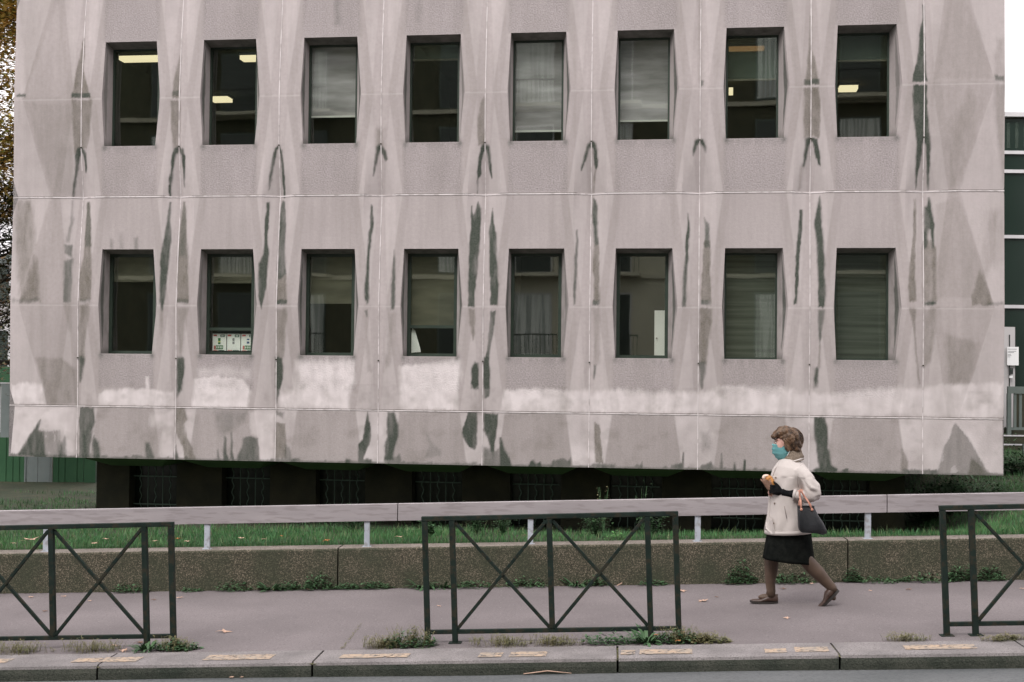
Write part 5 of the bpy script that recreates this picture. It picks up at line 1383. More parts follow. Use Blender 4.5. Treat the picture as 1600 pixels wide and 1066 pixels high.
for x, t_, rx, h, n, ls, mt, lb in (
        (555, T0 + 3.2, .5, .36, 500, .05, 'bush', 'wispy weed mound under the rail right of the second rail post'),
        (672, T0 + 1.2, .12, .26, 60, .10, 'weed', 'broad leaved plant behind the left end of the middle barrier'),
        (745, T0 + 2.0, .28, .34, 420, .045, 'bush', 'feathery weed clump left of the third rail post'),
        (785, T0 + 1.6, .22, .34, 300, .045, 'bush', 'feathery weed clump close to the third rail post'),
        (932, T0 + 1.2, .30, .34, 560, .05, 'bush', 'dark shrub behind the middle barrier left of a bright young plant'),
        (1025, T0 + 1.0, .20, .34, 320, .05, 'bush', 'dark shrub behind the last uprights of the middle barrier'),
        (1003, T0 + 2.4, .16, .60, 110, .05, 'bush', 'thin tall weed rising above the rail in front of the dark base'),
        (943, T0 + 2.8, .10, .60, 60, .035, 'weed_dry', 'dry seed head weed peeping over the rail')):
    bush(on_lawn(x, t_), rx, rx * .7, h, n, ls, M[mt], lb, 'wild_plant', 'plant', 'plants behind the low wall')
for x, dt, sz, mt, lb in (
        (22, .5, .07, 'leaf_tan', 'small tan leaf in the lawn left of the big pale leaf'),
        (70, .3, .09, 'leaf_orange', 'orange leaf in the lawn left of the rail post nearest the photo edge'),
        (100, .5, .08, 'leaf_tan', 'curled tan leaf in the lawn right of the rail post nearest the photo edge'),
        (148, .35, .10, 'leaf_tan', 'tan leaf in the lawn above the cross of the left barrier'),
        (166, .8, .09, 'leaf_tan', 'second tan leaf in the lawn above the cross of the left barrier, farther back'),
        (212, 1.2, .05, 'leaf_orange', 'tiny orange leaf far back in the lawn above the inner upright of the left barrier'),
        (242, .45, .07, 'leaf_tan', 'tan leaf in the lawn seen between the last two uprights of the left barrier'),
        (277, .7, .11, 'leaf_orange', 'orange curled leaf in the lawn touching the end post of the left barrier'),
        (292, .35, .08, 'leaf_tan', 'tan leaf in the lawn just right of the end post of the left barrier'),
        (377, .7, .09, 'leaf_tan', 'tan leaf in the lawn right of the first whole rail post'),
        (413, .6, .07, 'leaf_tan', 'flat tan leaf in the lawn halfway between two rail posts'),
        (440, 1.0, .05, 'leaf_orange', 'tiny orange leaf far back in the lawn halfway between two rail posts'),
        (511, .25, .11, 'leaf_orange', 'upright orange leaf in the lawn left of the second whole rail post'),
        (624, .6, .09, 'leaf_tan', 'tan leaf in the lawn below the joint of the long rail'),
        (819, .5, .06, 'leaf_brown', 'brown leaf in the lawn left of the rail post behind the middle barrier')):
    p = on_lawn(x, T0 + dt); p.z += .055
    fallen_leaf(p, sz, mt, lb, 'autumn leaves in the lawn')
t = weed(on_lawn(963, T0 + .22), .10, .15, 30, M['weed_bright'], 'bright green young plant on top of the wall edge behind the middle barrier', 'ros', 'plants behind the low wall', 'plant')
t.name = 'wild_plant'
# shrubs at the right end of the building
for x, y, dep, rx, h, n, lb in ((1440, 805, 19.5, .9, .62, 2200, 'dark shrub beside the dark base at the right corner of the building'),
                            (1520, 800, 19.0, .8, .40, 1600, 'low spreading shrub on the right bank behind the rail'),
                            (1590, 790, 21.0, .9, .40, 1600, 'ivy mound on the bank at the right edge of the photo'),
                            (1500, 760, 23.0, 1.3, .55, 2600, 'wide hedge under the right end of the overhang')):
    r0 = ray_px(x, y); k = dep / r0.y; q = r0 * k
    s_, t_ = q.x * math.cos(SA) - q.y * math.sin(SA), q.x * math.sin(SA) + q.y * math.cos(SA)
    bush(Vector((q.x, q.y, lawn_z(s_, t_) - .02)), rx, .5, h, n, .07, M['bush'], lb, 'shrub', 'shrub', None, 16)

# ------------------------------------------------------------------ behind on the left
def at_depth(x, y, Y):
    r = ray_px(x, y); k = Y / r.y; return Vector((r.x * k, r.y * k, CAMZ + r.z * k))
M['earth'] = nmat('bare brown earth', (.06, .05, .035), (.12, .10, .07), 4, 6, .95, .5, 30)
M['green_metal'] = nmat('green painted sheet metal', (.022, .085, .035), (.030, .10, .042), 3, 4, .55, .05)
M['grey_metal'] = nmat('pale grey sheet metal', (.16, .19, .185), (.20, .23, .225), 3, 4, .6, .05)
M['pale_wall'] = nmat('pale rendered wall', (.42, .41, .41), (.50, .48, .48), 1.2, 5, .9)
M['white_frame'] = nmat('white aluminium frame', (.50, .49, .50), (.58, .57, .58), 3, 4, .5)
M['curtain_glass'] = mat('dark green curtain wall glass', (.012, .024, .018), .12, 0, .35)
M['darkline'] = mat('black iron', (.02, .024, .022), .6)
A = at_depth(-60, 762, 25); B_ = at_depth(150, 764, 25)
hd = thing('green_hoarding', 'green corrugated metal hoarding with one pale grey double panel at the left', 'fence', (A.x, A.y, A.z))
L_ = B_.x - A.x; px_m = L_ / 210.0
def hx(px): return (px + 60) * px_m
for a, b, mt in ((-60, 0, 'green_metal'), (0, 21, 'green_metal'), (21, 37, 'green_metal'), (41, 58, 'grey_metal'), (59, 76, 'grey_metal'), (82, 92, 'green_metal'), (92, 111, 'green_metal'), (111, 130, 'green_metal')):
    mb = MB(); x = hx(a)
    while x < hx(b) - .03:
        mb.box(x, min(x + .10, hx(b)), 0, .03, 0, .92); mb.box(min(x + .10, hx(b)), min(x + .125, hx(b)), .01, .025, 0, .92); x += .125 if mt == 'green_metal' else 1
    if mt == 'grey_metal': mb = MB().box(hx(a), hx(b), 0, .03, 0, .92)
    mb.build('panel', M[mt], hd)
for px in (39, 77, 80): MB().box(hx(px) - .012, hx(px) + .012, -.02, .01, -.15, .95).build('post', M['grey_metal'], hd)
MB().box(hx(132), hx(150), -.05, .06, -.1, 1.2).build('end_panel', M['green_metal'], hd)
MB().box(hx(-60), hx(78), -.02, .05, -.04, 0).build('bottom_rail', M['grey_metal'], hd)
# earth ledge in front of the hoarding
mb = MB(); mb.box(A.x, B_.x - .1, 23.3, 24.95, -.5, at_depth(60, 769, 23.3).z)
tag(mb.build('earth_ledge', M['earth']), kind='structure')
# pale slatted screen above the hoarding
C_ = at_depth(-60, 690, 25.6); D_ = at_depth(60, 600, 25.6)
sc2 = thing('slatted_screen', 'pale grey slatted screen standing above the green hoarding at the left edge', 'fence', (C_.x, C_.y, A.z))
x = 0
mb = MB()
while x < D_.x - C_.x:
    mb.box(x, x + .16, 0, .03, 0, D_.z - A.z); x += .18
mb.build('slats', M['grey_metal'], sc2)
MB().box(-.02, D_.x - C_.x, .03, .07, D_.z - A.z - .05, D_.z - A.z + .02).build('rail', M['white_frame'], sc2)
E_ = at_depth(-60, 585, 27)
gb = thing('green_awning', 'dark green flat canopy edge above the slatted screen at the left edge', 'canopy', (E_.x, E_.y, E_.z))
MB().box(0, 1.3, 0, 1.5, -.16, .16).build('fascia', M['green_metal'], gb)
for x in (.1, 1.2): MB().box(x, x + .08, .1, .18, -2.3, -.16).build('post', M['darkline'], gb)
# far pale building
P_ = at_depth(-120, 410, 40)
fb = thing('pale_building', 'pale rendered building far behind the tree at the left', 'building', (P_.x, P_.y, 0))
hgt = P_.z
MB().box(-6, 3.8, 0, 8, -.3, hgt).build('wall', M['pale_wall'], fb)
MB().box(-6.2, 4.0, -.15, 8.2, hgt, hgt + .25).build('roof', M['grey_metal'], fb)
for k in range(4):
    for zz in (2.0, 3.9):
        f = MB().box(-5 + k * 2.2, -4 + k * 2.2, -.03, .02, zz, zz + 1.2).build('window', M['white_frame'], fb)
        MB().box(-4.93 + k * 2.2, -4.07 + k * 2.2, -.04, -.03, zz + .07, zz + 1.13).build('pane', M['curtain_glass'], f)
# black iron railing in front of it
rr = thing('iron_railing', 'thin black iron railing with diagonal bars beyond the left corner of the building', 'railing', at_depth(-60, 590, 28))
for zz in (.35, .62): MB().box(0, 1.3, 0, .02, zz, zz + .025).build('rail', M['darkline'], rr)
for k in range(4): MB().bar((k * .33, .01, 0), (k * .33 + .3, .01, .62), .02, .02).build('bar', M['darkline'], rr)
MB().box(0, .05, 0, .05, -2.2, .8).build('post', M['darkline'], rr); MB().box(1.2, 1.25, 0, .05, -2.2, .8).build('post', M['darkline'], rr)

# tree at the left edge
M['leaf_autumn'] = nmat('autumn foliage', (.42, .36, .12), (.55, .31, .10), 1.6, 4, .7, lo=.3, hi=.65, c3=(.22, .30, .09), s3=5, f3=.9)
M['leaf_dark'] = nmat('dark foliage', (.075, .10, .05), (.15, .13, .07), 1.6, 4, .7, c3=(.30, .14, .09), s3=4, f3=.6)
tb = at_depth(-34, 600, 23.5); tb.z = -.05
tr = thing('tree', 'autumn tree with yellow and rust leaves beyond the left corner of the building', 'tree', tb)
ms = MB()
ms.tube([(0, 0, 0), (.03, 0, 1.5), (-.05, .05, 3.2), (.0, 0, 5.0), (.05, 0, 7.2), (0, 0, 10.2)], [.15, .13, .11, .085, .06, .02], 10)
ends = []
for k in range(52):
    z_ = random.uniform(1.6, 9.8); a = random.uniform(0, 6.28) if k % 2 else random.uniform(-.7, .7); L_ = random.uniform(.5, 1.25) * (1.1 - z_ / 20)
    e = Vector((math.cos(a) * L_, math.sin(a) * L_, z_ + L_ * random.uniform(.1, .7)))
    ms.tube([(0, 0, z_), (e.x * .5, e.y * .5, z_ + (e.z - z_) * .35), e], [.035, .02, .006], 6); ends.append((e, z_))
    for q in range(3):
        m_ = Vector((e.x * .6, e.y * .6, z_ + (e.z - z_) * .5)); e2 = m_ + Vector((random.uniform(-.5, .6), random.uniform(-.5, .5), random.uniform(-.1, .6)))
        ms.tube([m_, e2], [.012, .003], 4); ends.append((e2, z_))
ms.build('trunk', M['bark'], tr, True)
def crown(name, m, zlo, zhi, n, lsz):
    mb = MB()
    cl = [e for e, _ in ends if zlo - .6 < e.z < zhi + .6]
    for k in range(n):
        c = random.choice(cl); c = c + Vector((random.gauss(0, .22), random.gauss(0, .22), random.gauss(0, .22)))
        if not (zlo < c.z < zhi): continue
        a = random.uniform(0, 6.28)
        leafstrip(mb, c, (math.cos(a), math.sin(a)), lsz * random.uniform(.6, 1.4), lsz * .8, random.uniform(-.3, .9), 2, random.uniform(-.8, .8))
    mb.build(name, m, tr)
crown('crown', M['leaf_autumn'], 4.6, 11.0, 26000, .08)
crown('crown', M['leaf_dark'], 1.2, 5.3, 20000, .07)

# ------------------------------------------------------------------ behind on the right: glazed block with steps
Q0 = at_depth(1560, 600, 26)
gl = thing('glazed_building', 'low glazed block with pale horizontal frames beyond the right corner of the building', 'building', (Q0.x, 26, 0))
def gzr(y): return at_depth(1590, y, 26).z
W_ = 6.0
MB().box(-3, W_, .02, 7, .2, gzr(182)).build('body', M['basement'], gl)
MB().box(-3.2, W_, -.12, 7.1, gzr(184), gzr(177)).build('roof_fascia', M['white_frame'], gl)
for a, b in ((186, 236), (242, 266), (271, 367), (374, 476), (483, 610)):
    x = -.6
    for k in range(4):
        f = MB().box(x, x + 1.42, -.02, .015, gzr(b), gzr(a)).build('window_pane', M['curtain_glass'], gl); x += 1.45
for y in (239, 268.5, 370.5, 479.5): MB().box(-3, W_, -.06, .018, gzr(y + 2.6), gzr(y - 2.6)).build('frame_rail', M['white_frame'], gl)
for x in (-.62, .83, 2.28, 3.73): MB().box(x, x + .03, -.04, .018, gzr(610), gzr(186)).build('mullion', M['frame'], gl)
# curtain-like pale strips inside the upper band
mb = MB()
for k in range(12): mb.box(-.5 + k * .16, -.44 + k * .16, -.024, -.0205, gzr(232), gzr(192))
mb.build('curtain', M['blind_green'], gl)
# door frame with a notice
dfx = at_depth(1573, 560, 25.7).x - Q0.x; dfw = at_depth(1586, 560, 25.7).x - Q0.x
df = MB().box(dfx - .05, dfw, -.30, -.2, gzr(668), gzr(512)).build('door_frame', M['pale_wall'], gl)
MB().box(dfx + .04, dfx + .06, -.31, -.3, gzr(668), gzr(524)).build('groove', M['darkline'], df)
nx0, nx1 = at_depth(1575, 560, 25.6).x, at_depth(1593, 560, 25.6).x
nb = thing('paper_notice', 'white sheet of printed text fixed to the pale door frame at the right', 'notice', (nx0, 25.64, at_depth(1580, 571, 25.6).z))
hN = at_depth(1580, 542, 25.6).z - at_depth(1580, 571, 25.6).z
MB().box(0, nx1 - nx0, 0, .006, 0, hN).build('sheet', M['white'], nb)
for q, (zf_, wf_) in enumerate(((.88, .85), (.76, .8), (.70, .6), (.60, .3), (.54, .35), (.46, .25))):
    MB().box(.01, .01 + (nx1 - nx0 - .02) * wf_, -.002, 0, hN * zf_ - .006, hN * zf_ + .003).build('text_line', M['grey_print'], nb)
ic = thing('intercom', 'small black intercom under the white notice', 'intercom', at_depth(1580, 580, 25.63))
MB().box(-.035, .035, 0, .03, -.055, .055).build('body', M['darkline'], ic); MB().ell((0, 0, .015), (.02, .01, .02)).build('lens', M['frame'], ic)
MB().box(-.03, .03, 0, .03, -.13, -.085).build('button_plate', M['white'], ic)
# grey green balcony panel
bp0, bp1 = at_depth(1576, 606, 25), at_depth(1640, 606, 25)
bl = thing('slatted_gate', 'grey green slatted gate with a solid top rail at the right edge', 'gate', (bp0.x, 25, at_depth(1580, 672, 25).z))
hB = at_depth(1580, 604, 25).z - bl.location.z
M['gate'] = nmat('grey green painted steel', (.10, .125, .115), (.13, .155, .14), 3, 4, .6)
MB().box(-.02, 1.0, -.03, .03, hB - .13, hB).build('top_rail', M['gate'], bl); MB().box(-.03, .04, -.03, .03, -.3, hB - .13).build('post', M['gate'], bl); MB().box(0, 1.0, -.02, .02, 0, .05).build('bottom_rail', M['gate'], bl)
for k in range(9): MB().box(.09 + k * .1, .14 + k * .1, -.012, .012, .05, hB - .13).build('slat', M['gate'], bl)
# steps with pale nosings
sp0 = at_depth(1560, 742, 24)
stp = thing('outdoor_steps', 'dark outdoor steps with pale nosings under the slatted gate at the right edge', 'steps', (sp0.x, 24, 0))
for k, y in enumerate((740, 725.5, 711, 696, 682)):
    z_ = at_depth(1590, y, 24 + k * .22).z
    MB().box(-.2, 2.4, k * .22, 2.0, -.3, z_).build('step', M['basement'], stp); MB().box(-.2, 2.4, k * .22 - .012, k * .22 + .05, z_, z_ + .022).build('nosing', M['white_frame'], stp)
MB().box(at_depth(1598, 700, 23.9).x - sp0.x, at_depth(1602, 700, 23.9).x - sp0.x, -.12, -.07, .3, at_depth(1598, 694, 23.9).z).build('handrail_post', M['gate'], stp)

# ------------------------------------------------------------------ opposite side of the street (only mirrored in the windows)
M['stone'] = nmat('pale cut stone', (.52, .49, .40), (.60, .56, .46), 1.0, 4, .9)
M['shade_glass'] = mat('apartment window glass', (.05, .06, .055), .2)
M['curtain'] = nmat('white lace curtain', (.75, .76, .75), (.40, .42, .41), 1, 2, .9, stretch=(14, 1, .4), lo=.45, hi=.55)
M['brick'] = nmat('dull red brick', (.075, .075, .050), (.105, .10, .066), 3, 4, .9)
op = thing('apartment_building', 'pale stone apartment house with balconies across the street, mirrored in the office windows', 'building', (-22, -4.2, 0), -SA)
MB().box(0, 13.9, -6, 0, -.2, 7.5).build('wall', M['brick'], op); MB().box(13.9, 22, -6, .02, -.2, 7.5).build('wall', M['stone'], op); MB().box(22, 44, -6, 0, -.2, 7.5).build('wall', M['brick'], op)
MB().box(.02, 43.98, -5.98, -.02, 7.5, 15.2).build('wall', M['brick'], op)
MB().box(-.2, 44.2, -6.2, .35, 15.2, 15.6).build('cornice', M['stone'], op)
for fl in range(5):
    zf = 2.42 + fl * 2.6
    MB().box(0, 44, -.001, .12, zf - .05, zf + .08).build('string_course', M['stone'], op)
    for k in range(18):
        x = 1.0 + 2.45 * k
        f = MB().box(x - .05, x + 1.15, -.002, .04, zf + .12, zf + 2.12).build('window', M['white_frame'] if 13.5 < x < 22 else M['gate'], op)
        MB().box(x, x + 1.1, .041, .05, zf + .17, zf + 2.06).build('curtain' if (k + fl) % 3 == 0 else 'pane', M['curtain'] if (k + fl) % 3 == 0 else M['shade_glass'], f)
        if (k // 2) % 2 == 1:
            MB().box(x - .35, x + 1.45, .0, .75, zf + .0, zf + .10).build('balcony_slab', M['stone'], op)
            mb = MB(); mb.box(x - .33, x + 1.43, .70, .73, zf + .78, zf + .82)
            for q in range(15): mb.box(x - .32 + q * .124, x - .305 + q * .124, .71, .725, zf + .10, zf + .78)
            mb.build('balcony_railing', M['darkline'], op)
        if (k % 4) == 1: MB().box(x + 1.25, x + 2.25, -.001, .02, zf + .12, zf + 2.2).build('brick_panel', M['brick'], op)
# ------------------------------------------------------------------ the walking woman
M['skin'] = nmat('skin', (.52, .30, .25), (.58, .35, .29), 20, 3, .55)
M['tights'] = nmat('sheer brown tights', (.070, .044, .030), (.095, .061, .042), 9, 3, .6)
M['hair'] = nmat('brown curled hair', (.032, .017, .009), (.125, .068, .036), 26, 6, .5, .6, 60, stretch=(1, 1, .5), c3=(.21, .132, .078), s3=30, f3=.45, lo=.4, hi=.62)
M['mask'] = nmat('teal surgical mask', (.085, .235, .245), (.135, .32, .33), 10, 3, .8)
M['jacket'] = nmat('cream quilted jacket cloth', (.43, .388, .366), (.49, .445, .422), 4, 4, .9, .12, 90)
M['collar'] = nmat('taupe ribbed knit collar', (.16, .125, .095), (.23, .18, .14), 60, 3, .95, .5, 120)
M['collar_dark'] = mat('dark seam thread', (.20, .17, .155), .9)  # dark thread colour of the armhole seam and pocket welt
M['skirt'] = nmat('black wool skirt', (.006, .007, .0065), (.011, .012, .011), 20, 4, 1, .3, 120, spec=.03)
M['glove'] = nmat('black knit glove', (.006, .007, .008), (.013, .013, .014), 30, 3, 1, .3, 120, spec=.05)
M['shoe'] = nmat('dark brown leather', (.040, .022, .017), (.062, .036, .027), 14, 3, .38)
M['sole'] = mat('shoe sole', (.02, .016, .014), .6)
M['bag'] = nmat('dark grey leather', (.013, .014, .016), (.022, .023, .026), 12, 4, .45, .15, 90, spec=.3)
M['strap'] = nmat('pinkish tan scarf handle', (.50, .26, .19), (.38, .17, .12), 25, 3, .7)
M['bread'] = nmat('golden pastry crust', (.52, .24, .07), (.36, .15, .04), 14, 4, .6, .3, 60)
M['bread_top'] = nmat('pale pastry filling', (.62, .47, .38), (.70, .56, .47), 20, 3, .7)
M['wrap'] = nmat('brown paper bag', (.22, .13, .09), (.28, .17, .12), 14, 4, .8, .4, 30)
M['eye'] = mat('dark eye', (.03, .02, .015), .2)
M['eyewhite'] = mat('eye white', (.6, .55, .52), .3)

PXM = 175.0
OS, OT = at_street(1235, 945); OS, OT = at_street(1235, 945, twist(OS, OT))
wp = st(OS, OT, 0)
woman = thing('person', 'person in cream jacket, black skirt and teal face mask walking left along the pavement', 'person', wp, -SA)
def X(px): return (px - 1235) / PXM
def Z(py): return (945 - py) / PXM
def P(px, py, y=0.0): return Vector((X(px), y, Z(py)))

# body: one continuous surface (head, neck, trunk, arms, hands, legs, feet)
b = MB()
b.ell(P(1229, 689), (.098, .076, .104), nu=24, nv=16)                     # skull
b.ell(P(1219.5, 699), (.062, .060, .088), nu=20, nv=14)                   # face
b.ell(P(1219, 714), (.045, .044, .036))                                  # chin and jaw
b.ell(P(1228, 711), (.055, .052, .035))
b.tube([P(1211.5, 693), P(1208.3, 699), P(1207.6, 702)], [.010, .013, .015], 10)     # nose
b.ell(P(1212.5, 689.3), (.016, .048, .008))                               # brow ridge
b.ell(P(1214, 698, -.034), (.016, .014, .012)); b.ell(P(1214, 698, .034), (.016, .014, .012))   # cheekbones
b.ell(P(1231, 697, -.074), (.016, .010, .030)); b.ell(P(1231, 697, .074), (.016, .010, .030))   # ears
b.tube([P(1230, 706), P(1236, 722), P(1240, 735)], [.054, .056, .075], 14)            # neck
b.loft([(X(1238), 0, Z(728), .08, .10), (X(1238), 0, Z(738), .115, .165), (X(1236), 0, Z(760), .125, .17), (X(1233), 0, Z(785), .12, .155),
        (X(1233), 0, Z(806), .135, .17), (X(1234), 0, Z(830), .14, .175), (X(1234), 0, Z(842), .125, .165)], 22)
NEAR, FAR = -.10, .10
b.tube([P(1246, 742, -.165), P(1258, 758, -.20), P(1261, 771, -.20)], [.045, .042, .038], 12)   # near arm
b.tube([P(1261, 771, -.20), P(1240, 771, -.19), P(1222, 768, -.15)], [.038, .036, .026], 12)
b.tube([P(1238, 742, .15), P(1238, 762, .185), P(1237, 775, .165)], [.045, .042, .038], 12)      # far arm
b.tube([P(1238, 776, .17), P(1222, 778, .06), P(1213, 776, -.02)], [.042, .034, .024], 12)
# far bare hand under the pastry
def hand(mb, wrist, palm, fdir, thumb, curl, r_=.0085, palm_r=(.040, .018, .036), spread=(0, 0, 1), lens=(.058, .066, .062, .050)):
    wrist, palm, fdir, thumb, curl, spread = map(Vector, (wrist, palm, fdir, thumb, curl, spread))
    fdir.normalize(); spread.normalize(); curl.normalize()
    mb.tube([wrist, (wrist + palm) / 2, palm], [.024, .027, .028], 10)
    for k in range(4):
        off = spread * (.0175 * (k - 1.5)); root = palm + off
        L_ = lens[k]
        p1 = root + fdir * (.02 + L_ * .40); p2 = p1 + (fdir * .55 + curl * .8).normalized() * L_ * .45; p3 = p2 + (curl * 1.0 - fdir * .35).normalized() * L_ * .40
        mb.tube([root, p1, p2, p3], [r_ * 1.25, r_ * 1.1, r_, r_ * .82], 8)
        mb.ell(p3, (r_ * .82,) * 3, nu=8, nv=6)
    t0_ = wrist * .35 + palm * .65 + spread * -.026
    t1_ = t0_ + (thumb - t0_) * .55 + curl * .004
    mb.tube([t0_ + spread * .012, t1_, thumb], [r_ * 1.5, r_ * 1.25, r_ * .95], 8); mb.ell(thumb, (r_ * .95,) * 3, nu=8, nv=6)
hand(b, P(1215, 777, -.015), P(1208, 776.5, -.045), (-.85, -.2, .25), P(1204, 769, -.085), (.25, -.45, .85), spread=(.2, 1, .1))
# legs
b.tube([P(1230, 828, .075), P(1214, 850, .078), P(1206, 870, .085), P(1207.5, 893, .085), P(1205.5, 916, .085), P(1207, 932, .085)], [.085, .068, .054, .051, .036, .032], 14)
b.tube([P(1236, 828, -.075), P(1243, 850, -.078), P(1254, 872, -.085), P(1271, 890, -.085), P(1287, 906, -.085), P(1296, 915, -.085)], [.085, .066, .055, .052, .040, .032], 14)
b.ell(P(1200, 940, .085), (.070, .028, .018)); b.ell(P(1294, 928, -.085), (.026, .028, .045), Matrix.Rotation(-.7, 4, 'Y'))
body = b.remesh('body', M['skin'], woman, .0065, 3)
# eyes and brows
for sg in (-1, 1):
    e = MB().ell(P(1210.6, 693.8, sg * .030), (.009, .012, .0075), nu=12, nv=8).build('eye', M['eyewhite'], woman, True)
    MB().ell(P(1209.7, 694, sg * .031), (.006, .006, .006), nu=10, nv=8).build('iris', M['eye'], e, True)
    MB().tube([P(1209.5, 690.2, sg * .016), P(1209.6, 688.9, sg * .034), P(1212.6, 689.8, sg * .050)], [.003, .0045, .0025], 6).build('eyebrow', M['hair'], woman, True)
    MB().tube([P(1209.6, 692.4, sg * .020), P(1209.2, 691.9, sg * .032), P(1211.4, 692.8, sg * .043)], [.0016, .0022, .0014], 5).build('eyelid', M['tights'], woman, True)

# tights (over the legs)
l = MB()
l.tube([P(1212, 856, .08), P(1205.5, 870, .085), P(1207.5, 886, .085), P(1206.8, 896, .085), P(1205.5, 914, .085), P(1207, 926, .085), P(1206, 936, .085)], [.062, .062, .062, .058, .043, .040, .042], 20)
l.ell(P(1200, 936.5, .085), (.075, .036, .030))
l.build('stocking', M['tights'], woman, True)
l = MB()
l.tube([P(1244, 853, -.08), P(1255, 872, -.085), P(1266, 884, -.085), P(1276, 894, -.085), P(1288, 907, -.085), P(1295, 914, -.085), P(1299, 921, -.085)], [.060, .062, .064, .060, .048, .042, .038], 20)
l.ell(P(1295, 926.5, -.085), (.030, .034, .055), Matrix.Rotation(-.7, 4, 'Y'))
l.build('stocking', M['tights'], woman, True)

# shoes
def shoe(heel, toe, y, pitch, nm='shoe'):
    """local shoe: x from heel 0 to toe L (towards -x in the world)"""
    L_ = .248; o = MB(); n = 18
    rings = []
    for k in range(n + 1):
        u_ = k / n; x = L_ * u_
        w_ = .031 + .013 * math.sin(math.pi * min(u_ * 1.15, 1)) ** 1 - (.012 if u_ < .15 else 0) * (1 - u_ / .15)
        if u_ > .82: w_ *= math.sqrt(max(1 - ((u_ - .82) / .19) ** 2, .05))
        h = .074 - .010 * u_ if u_ < .30 else .071 - .043 * sstep(.34, .70, np.array(u_)) - .004 * u_
        if u_ > .85: h *= math.sqrt(max(1 - ((u_ - .85) / .17) ** 2, .12))
        rings.append((x, float(w_), float(h)))
    v = []; f = []; m_ = 14
    for x, w_, h in rings:
        for k in range(m_):
            a = math.pi * 2 * k / m_; yy = math.cos(a) * w_; zz = math.sin(a)
            zz = h * (.35 + .65 * zz) if zz > 0 else .35 * h * (1 + zz)
            v.append((x, yy, zz + .014))
    for i in range(len(rings) - 1):
        for k in range(m_): f.append((i * m_ + k, i * m_ + (k + 1) % m_, (i + 1) * m_ + (k + 1) % m_, (i + 1) * m_ + k))
    f.append(tuple(range(m_))); f.append(tuple(len(rings) * m_ - 1 - k for k in range(m_)))
    s_ = MB(); vs = []
    for zt_ in (0, 1):
        pass
    so = []; 
    for x, w_, h in rings:
        th_ = .030 if x < .085 else .030 - .018 * min((x - .085) / .05, 1)
        base = max(0, .0) + (.012 * ((x - .18) / .07) ** 2 if x > .18 else 0)
        so += [(x, -w_ * 1.04, base), (x, w_ * 1.04, base), (x, w_ * 1.04, .022 + base * .6), (x, -w_ * 1.04, .022 + base * .6)]
    sf_ = []
    for i in range(len(rings) - 1):
        for k in range(4): sf_.append((i * 4 + k, i * 4 + (k + 1) % 4, (i + 1) * 4 + (k + 1) % 4, (i + 1) * 4 + k))
    sf_ += [(0, 1, 2, 3), tuple(len(so) - 1 - k for k in range(4))]
    Mx = Matrix.Translation(toe) @ Matrix.Rotation(pitch, 4, 'Y') @ Matrix.Rotation(math.pi, 4, 'Z') @ Matrix.Translation((-L_ * heel, 0, 0))
    sh = mesh_obj(nm, [Mx @ Vector(q) for q in v], f, M['shoe'], woman, True)
    mesh_obj('sole', [Mx @ Vector(q) for q in so], sf_, M['sole'], sh)
    bar_ = [Mx @ Vector((.095, math.cos(a) * .040, .040 + math.sin(a) * .038)) for a in np.linspace(-.1, math.pi + .1, 12)]
    MB().tube(bar_, .006, 6).build('instep_strap', M['shoe'], sh, True)
    return sh
shoe(0, P(1217.5, 946.5, .085), .085, 0.0)
# back shoe: toe end on the ground, heel lifted
shoe(.80, P(1283, 944.5, -.085), -.085, .0 - .80)

# skirt
sk = MB(); rings = []
for k in range(13):
    u_ = k / 12; py = 826 + (877 - 826) * u_
    xf = 1199 - 7.0 * u_ ** 1.2 + 0.0; xb = 1265.5 + 6 * u_
    rings.append((X((xf + xb) / 2), 0, Z(py), (xb - xf) / 2 / PXM, .190 + .014 * u_, -.085 * u_))
n_ = 48; v = []; f = []
for i, (cx, cy, cz, rx, ry, sl) in enumerate(rings):
    for k in range(n_):
        a = 2 * math.pi * k / n_; fold = 1 + .018 * (i / 12) * math.sin(a * 7 + 1) + .012 * (i / 12) * math.sin(a * 11)
        v.append((cx + math.cos(a) * rx * fold, cy + math.sin(a) * ry * fold, cz + math.cos(a) * rx * sl))
for i in range(len(rings) - 1):
    for k in range(n_): f.append((i * n_ + k, (i + 1) * n_ + k, (i + 1) * n_ + (k + 1) % n_, i * n_ + (k + 1) % n_))
f.append(tuple(range(n_)))
so_ = mesh_obj('skirt', v, f, M['skirt'], woman, True)
md = so_.modifiers.new('thick', 'SOLIDIFY'); md.thickness = .004

# jacket
j = MB()
def jr(py, xf, xb, ry, sl=0, pw=2.3): return (X((xf + xb) / 2), 0, Z(py), (xb - xf) / 2 / PXM, ry, sl)
j.loft([jr(719, 1223, 1251, .085, -.25), jr(724, 1216, 1256, .125, -.2), jr(732, 1210.5, 1261, .175, -.1), jr(742, 1206, 1265, .20), jr(755, 1203.5, 1266, .205),
        jr(768, 1202.5, 1263, .20), jr(785, 1202, 1262, .198), jr(802, 1201, 1264, .202), jr(818, 1198.5, 1266, .210), jr(828, 1197, 1267.5, .215, .06), jr(832, 1196.5, 1268, .214, .06)], 36)
